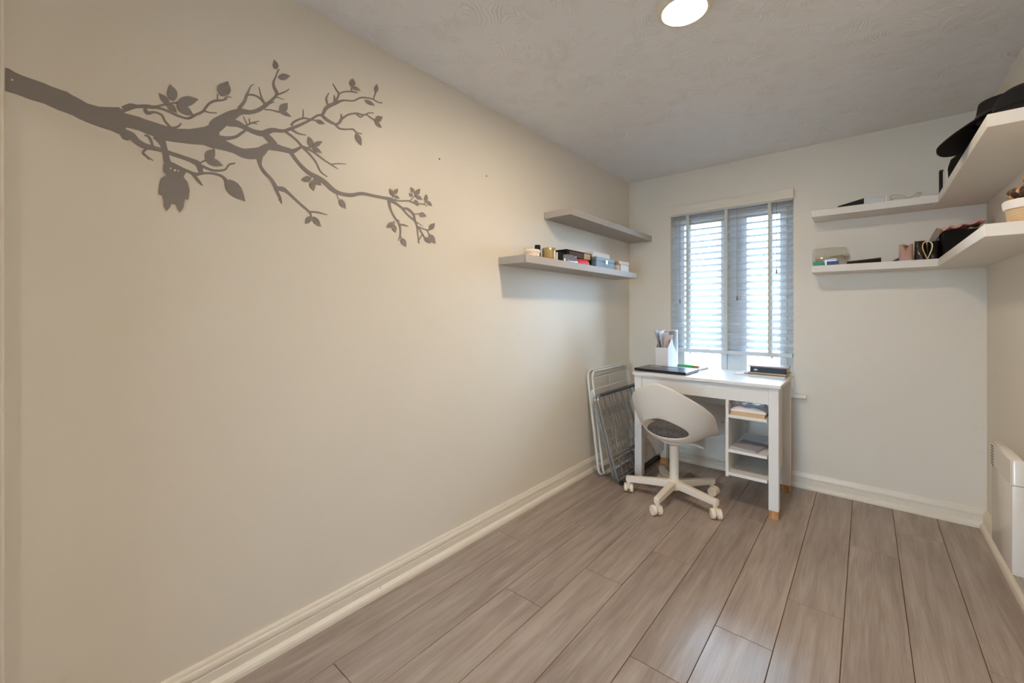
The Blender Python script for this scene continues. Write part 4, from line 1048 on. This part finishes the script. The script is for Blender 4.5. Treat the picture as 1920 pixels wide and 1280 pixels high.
# ---------------------------------------------------------------- folded clothes airers
def airer_plane(bx_, bz, tx, tz):      # returns map (y, s in 0..1 height, lift) -> world
    bvec = Vector((bx_, 0, bz)); d = Vector((tx - bx_, 0, tz - bz)); nrm = Vector((d.z, 0, -d.x)).normalized()
    return lambda y, s, lift=0.0: bvec + d * s + nrm * lift + Vector((0, y, 0)), d.length
wy0, wy1 = 2.690, 3.335
mp_, ln = airer_plane(-1.462, .010, -1.559, .755)
wa = thing('white_clothes_airer', 'white wire clothes airer folded flat against the wall', 'clothes airer', (-1.49, 3.01, 0))
def frame_pts(mp_, y0, y1, ln, r, lift, s0=0, s1=1):
    pts = []
    for (a, h) in rrect(y1 - y0, (s1 - s0) * ln, r, 5):
        pts.append(mp_((y0 + y1) / 2 + a, (s0 + s1) / 2 + h / ln, lift))
    return pts
part('outer_frame', MB().tube(frame_pts(mp_, wy0, wy1, ln, .05, 0), .009, 8, True), 'white_wire', wa, True)
part('inner_frame', MB().tube(frame_pts(mp_, wy0 + .022, wy1 - .022, ln, .05, .024, .0, .985), .008, 8, True), 'white_wire', wa, True)
part('hinge_plate', MB().prism([(wy0 + .006, .50), (wy0 + .018, .50), (wy0 + .018, .62), (wy0 + .006, .60)], -1.530, -1.518, 'x'), 'white_wire', wa)
for k in range(9):
    s = .08 + .105 * k
    part('rod', MB().tube([mp_(wy0 + .03, s, .024), mp_(wy1 - .03, s, .024)], .0035, 6), 'white_wire', wa)
for k in range(1):
    yy = wy0 + .30
    part('stay', MB().tube([mp_(yy, .02, .012), mp_(yy, .90, .012)], .003, 6), 'white_wire', wa)
gy0, gy1 = 2.655, 3.345
mp2_, ln2 = airer_plane(-1.300, .020, -1.462, .585)
ga = thing('grey_clothes_airer', 'grey steel clothes airer folded and leaning on the white airer', 'clothes airer', (-1.36, 3.0, 0))
part('outer_frame', MB().tube(frame_pts(mp2_, gy0, gy1, ln2, .045, 0), .0095, 8, True), 'grey_steel', ga, True)
part('inner_frame', MB().tube(frame_pts(mp2_, gy0 + .004, gy1 - .004, ln2, .045, -.026, .02, 1.0), .0085, 8, True), 'grey_steel', ga, True)
for k, yy in enumerate((.030, .052, .075, .100, .135, .165, .215, .235, .258, .280, .33, .37, .42, .47, .51, .55, .59, .63, .655)):
    part('rod', MB().tube([mp2_(gy0 + yy, .02, (-.006 if k % 2 else -.020)), mp2_(gy0 + yy, .985, (-.006 if k % 2 else -.020))], .0022 if k % 3 else .0036, 6), 'grey_steel', ga)
part('crossbar', MB().box(0, 1, 0, 1, 0, 1), 'grey_steel', ga) if False else None
for s, w_ in ((.255, .011), (.165, .006), (.120, .005)):
    a, c = mp2_(gy0 + .012, s, -.013), mp2_(gy1 - .012, s, -.013)
    part('crossbar', MB().tube([a, c], w_, 8), 'grey_steel', ga)
part('top_sleeve', MB().tube([mp2_(gy0 + .05, 1.0, .004), mp2_(gy1 - .05, 1.0, .004)], .0125, 10), 'dark_grey_plastic', ga, True, label='dark grey plastic sleeve')
part('foot_bar', MB().tube([Vector((-1.278, gy0 + .02, .017)), Vector((-1.278, gy1 - .02, .017))], .010, 8), 'dark_grey_plastic', ga, True)
for yy in (gy0 + .012, gy1 - .012):
    part('rubber_foot', MB().tube([Vector((-1.278, yy - .012, .0145)), Vector((-1.278, yy + .010, .0145))], .0145, 10), 'dark_rubber', ga, True)

# ---------------------------------------------------------------- panel heater on the right wall
hX = 0.425
hy_n, hy_f = onX(1897, 862, hX).y, onX(1859.5, 830, hX).y
hz1, hz0 = onX(1897, 862, hX).z, onX(1897, 1078, hX).z
ht = thing('panel_heater', 'slim white electric panel heater mounted low on the wall', 'heater', ((hX + RX) / 2, (hy_n + hy_f) / 2, hz0))
part('casing', MB().box(hX, hX + .034, hy_n, hy_f, hz0, hz1, bev=.006), 'heater_white', ht, 30)
part('seam', MB().box(hX + .002, hX + .032, hy_n - .0006, hy_n - .0001, hz1 - .098, hz1 - .0965), 'heater_slot', ht)
part('fascia', MB().box(hX - .0025, hX - .0002, hy_n + .004, hy_f - .004, hz1 - .10, hz1 - .008, bev=.0008), 'heater_white', ht)
for k in range(8):
    z = hz1 - .018 - k * .0115
    part('vent_slot', MB().box(hX - .0034, hX - .0026, hy_f - .052, hy_f - .006, z - .0035, z), 'heater_slot', ht)
for yy in (hy_n + .07, hy_f - .07):
    part('wall_bracket', MB().box(hX + .0342, RX, yy - .012, yy + .012, hz0 + .08, hz1 - .08), 'grey_steel', ht)
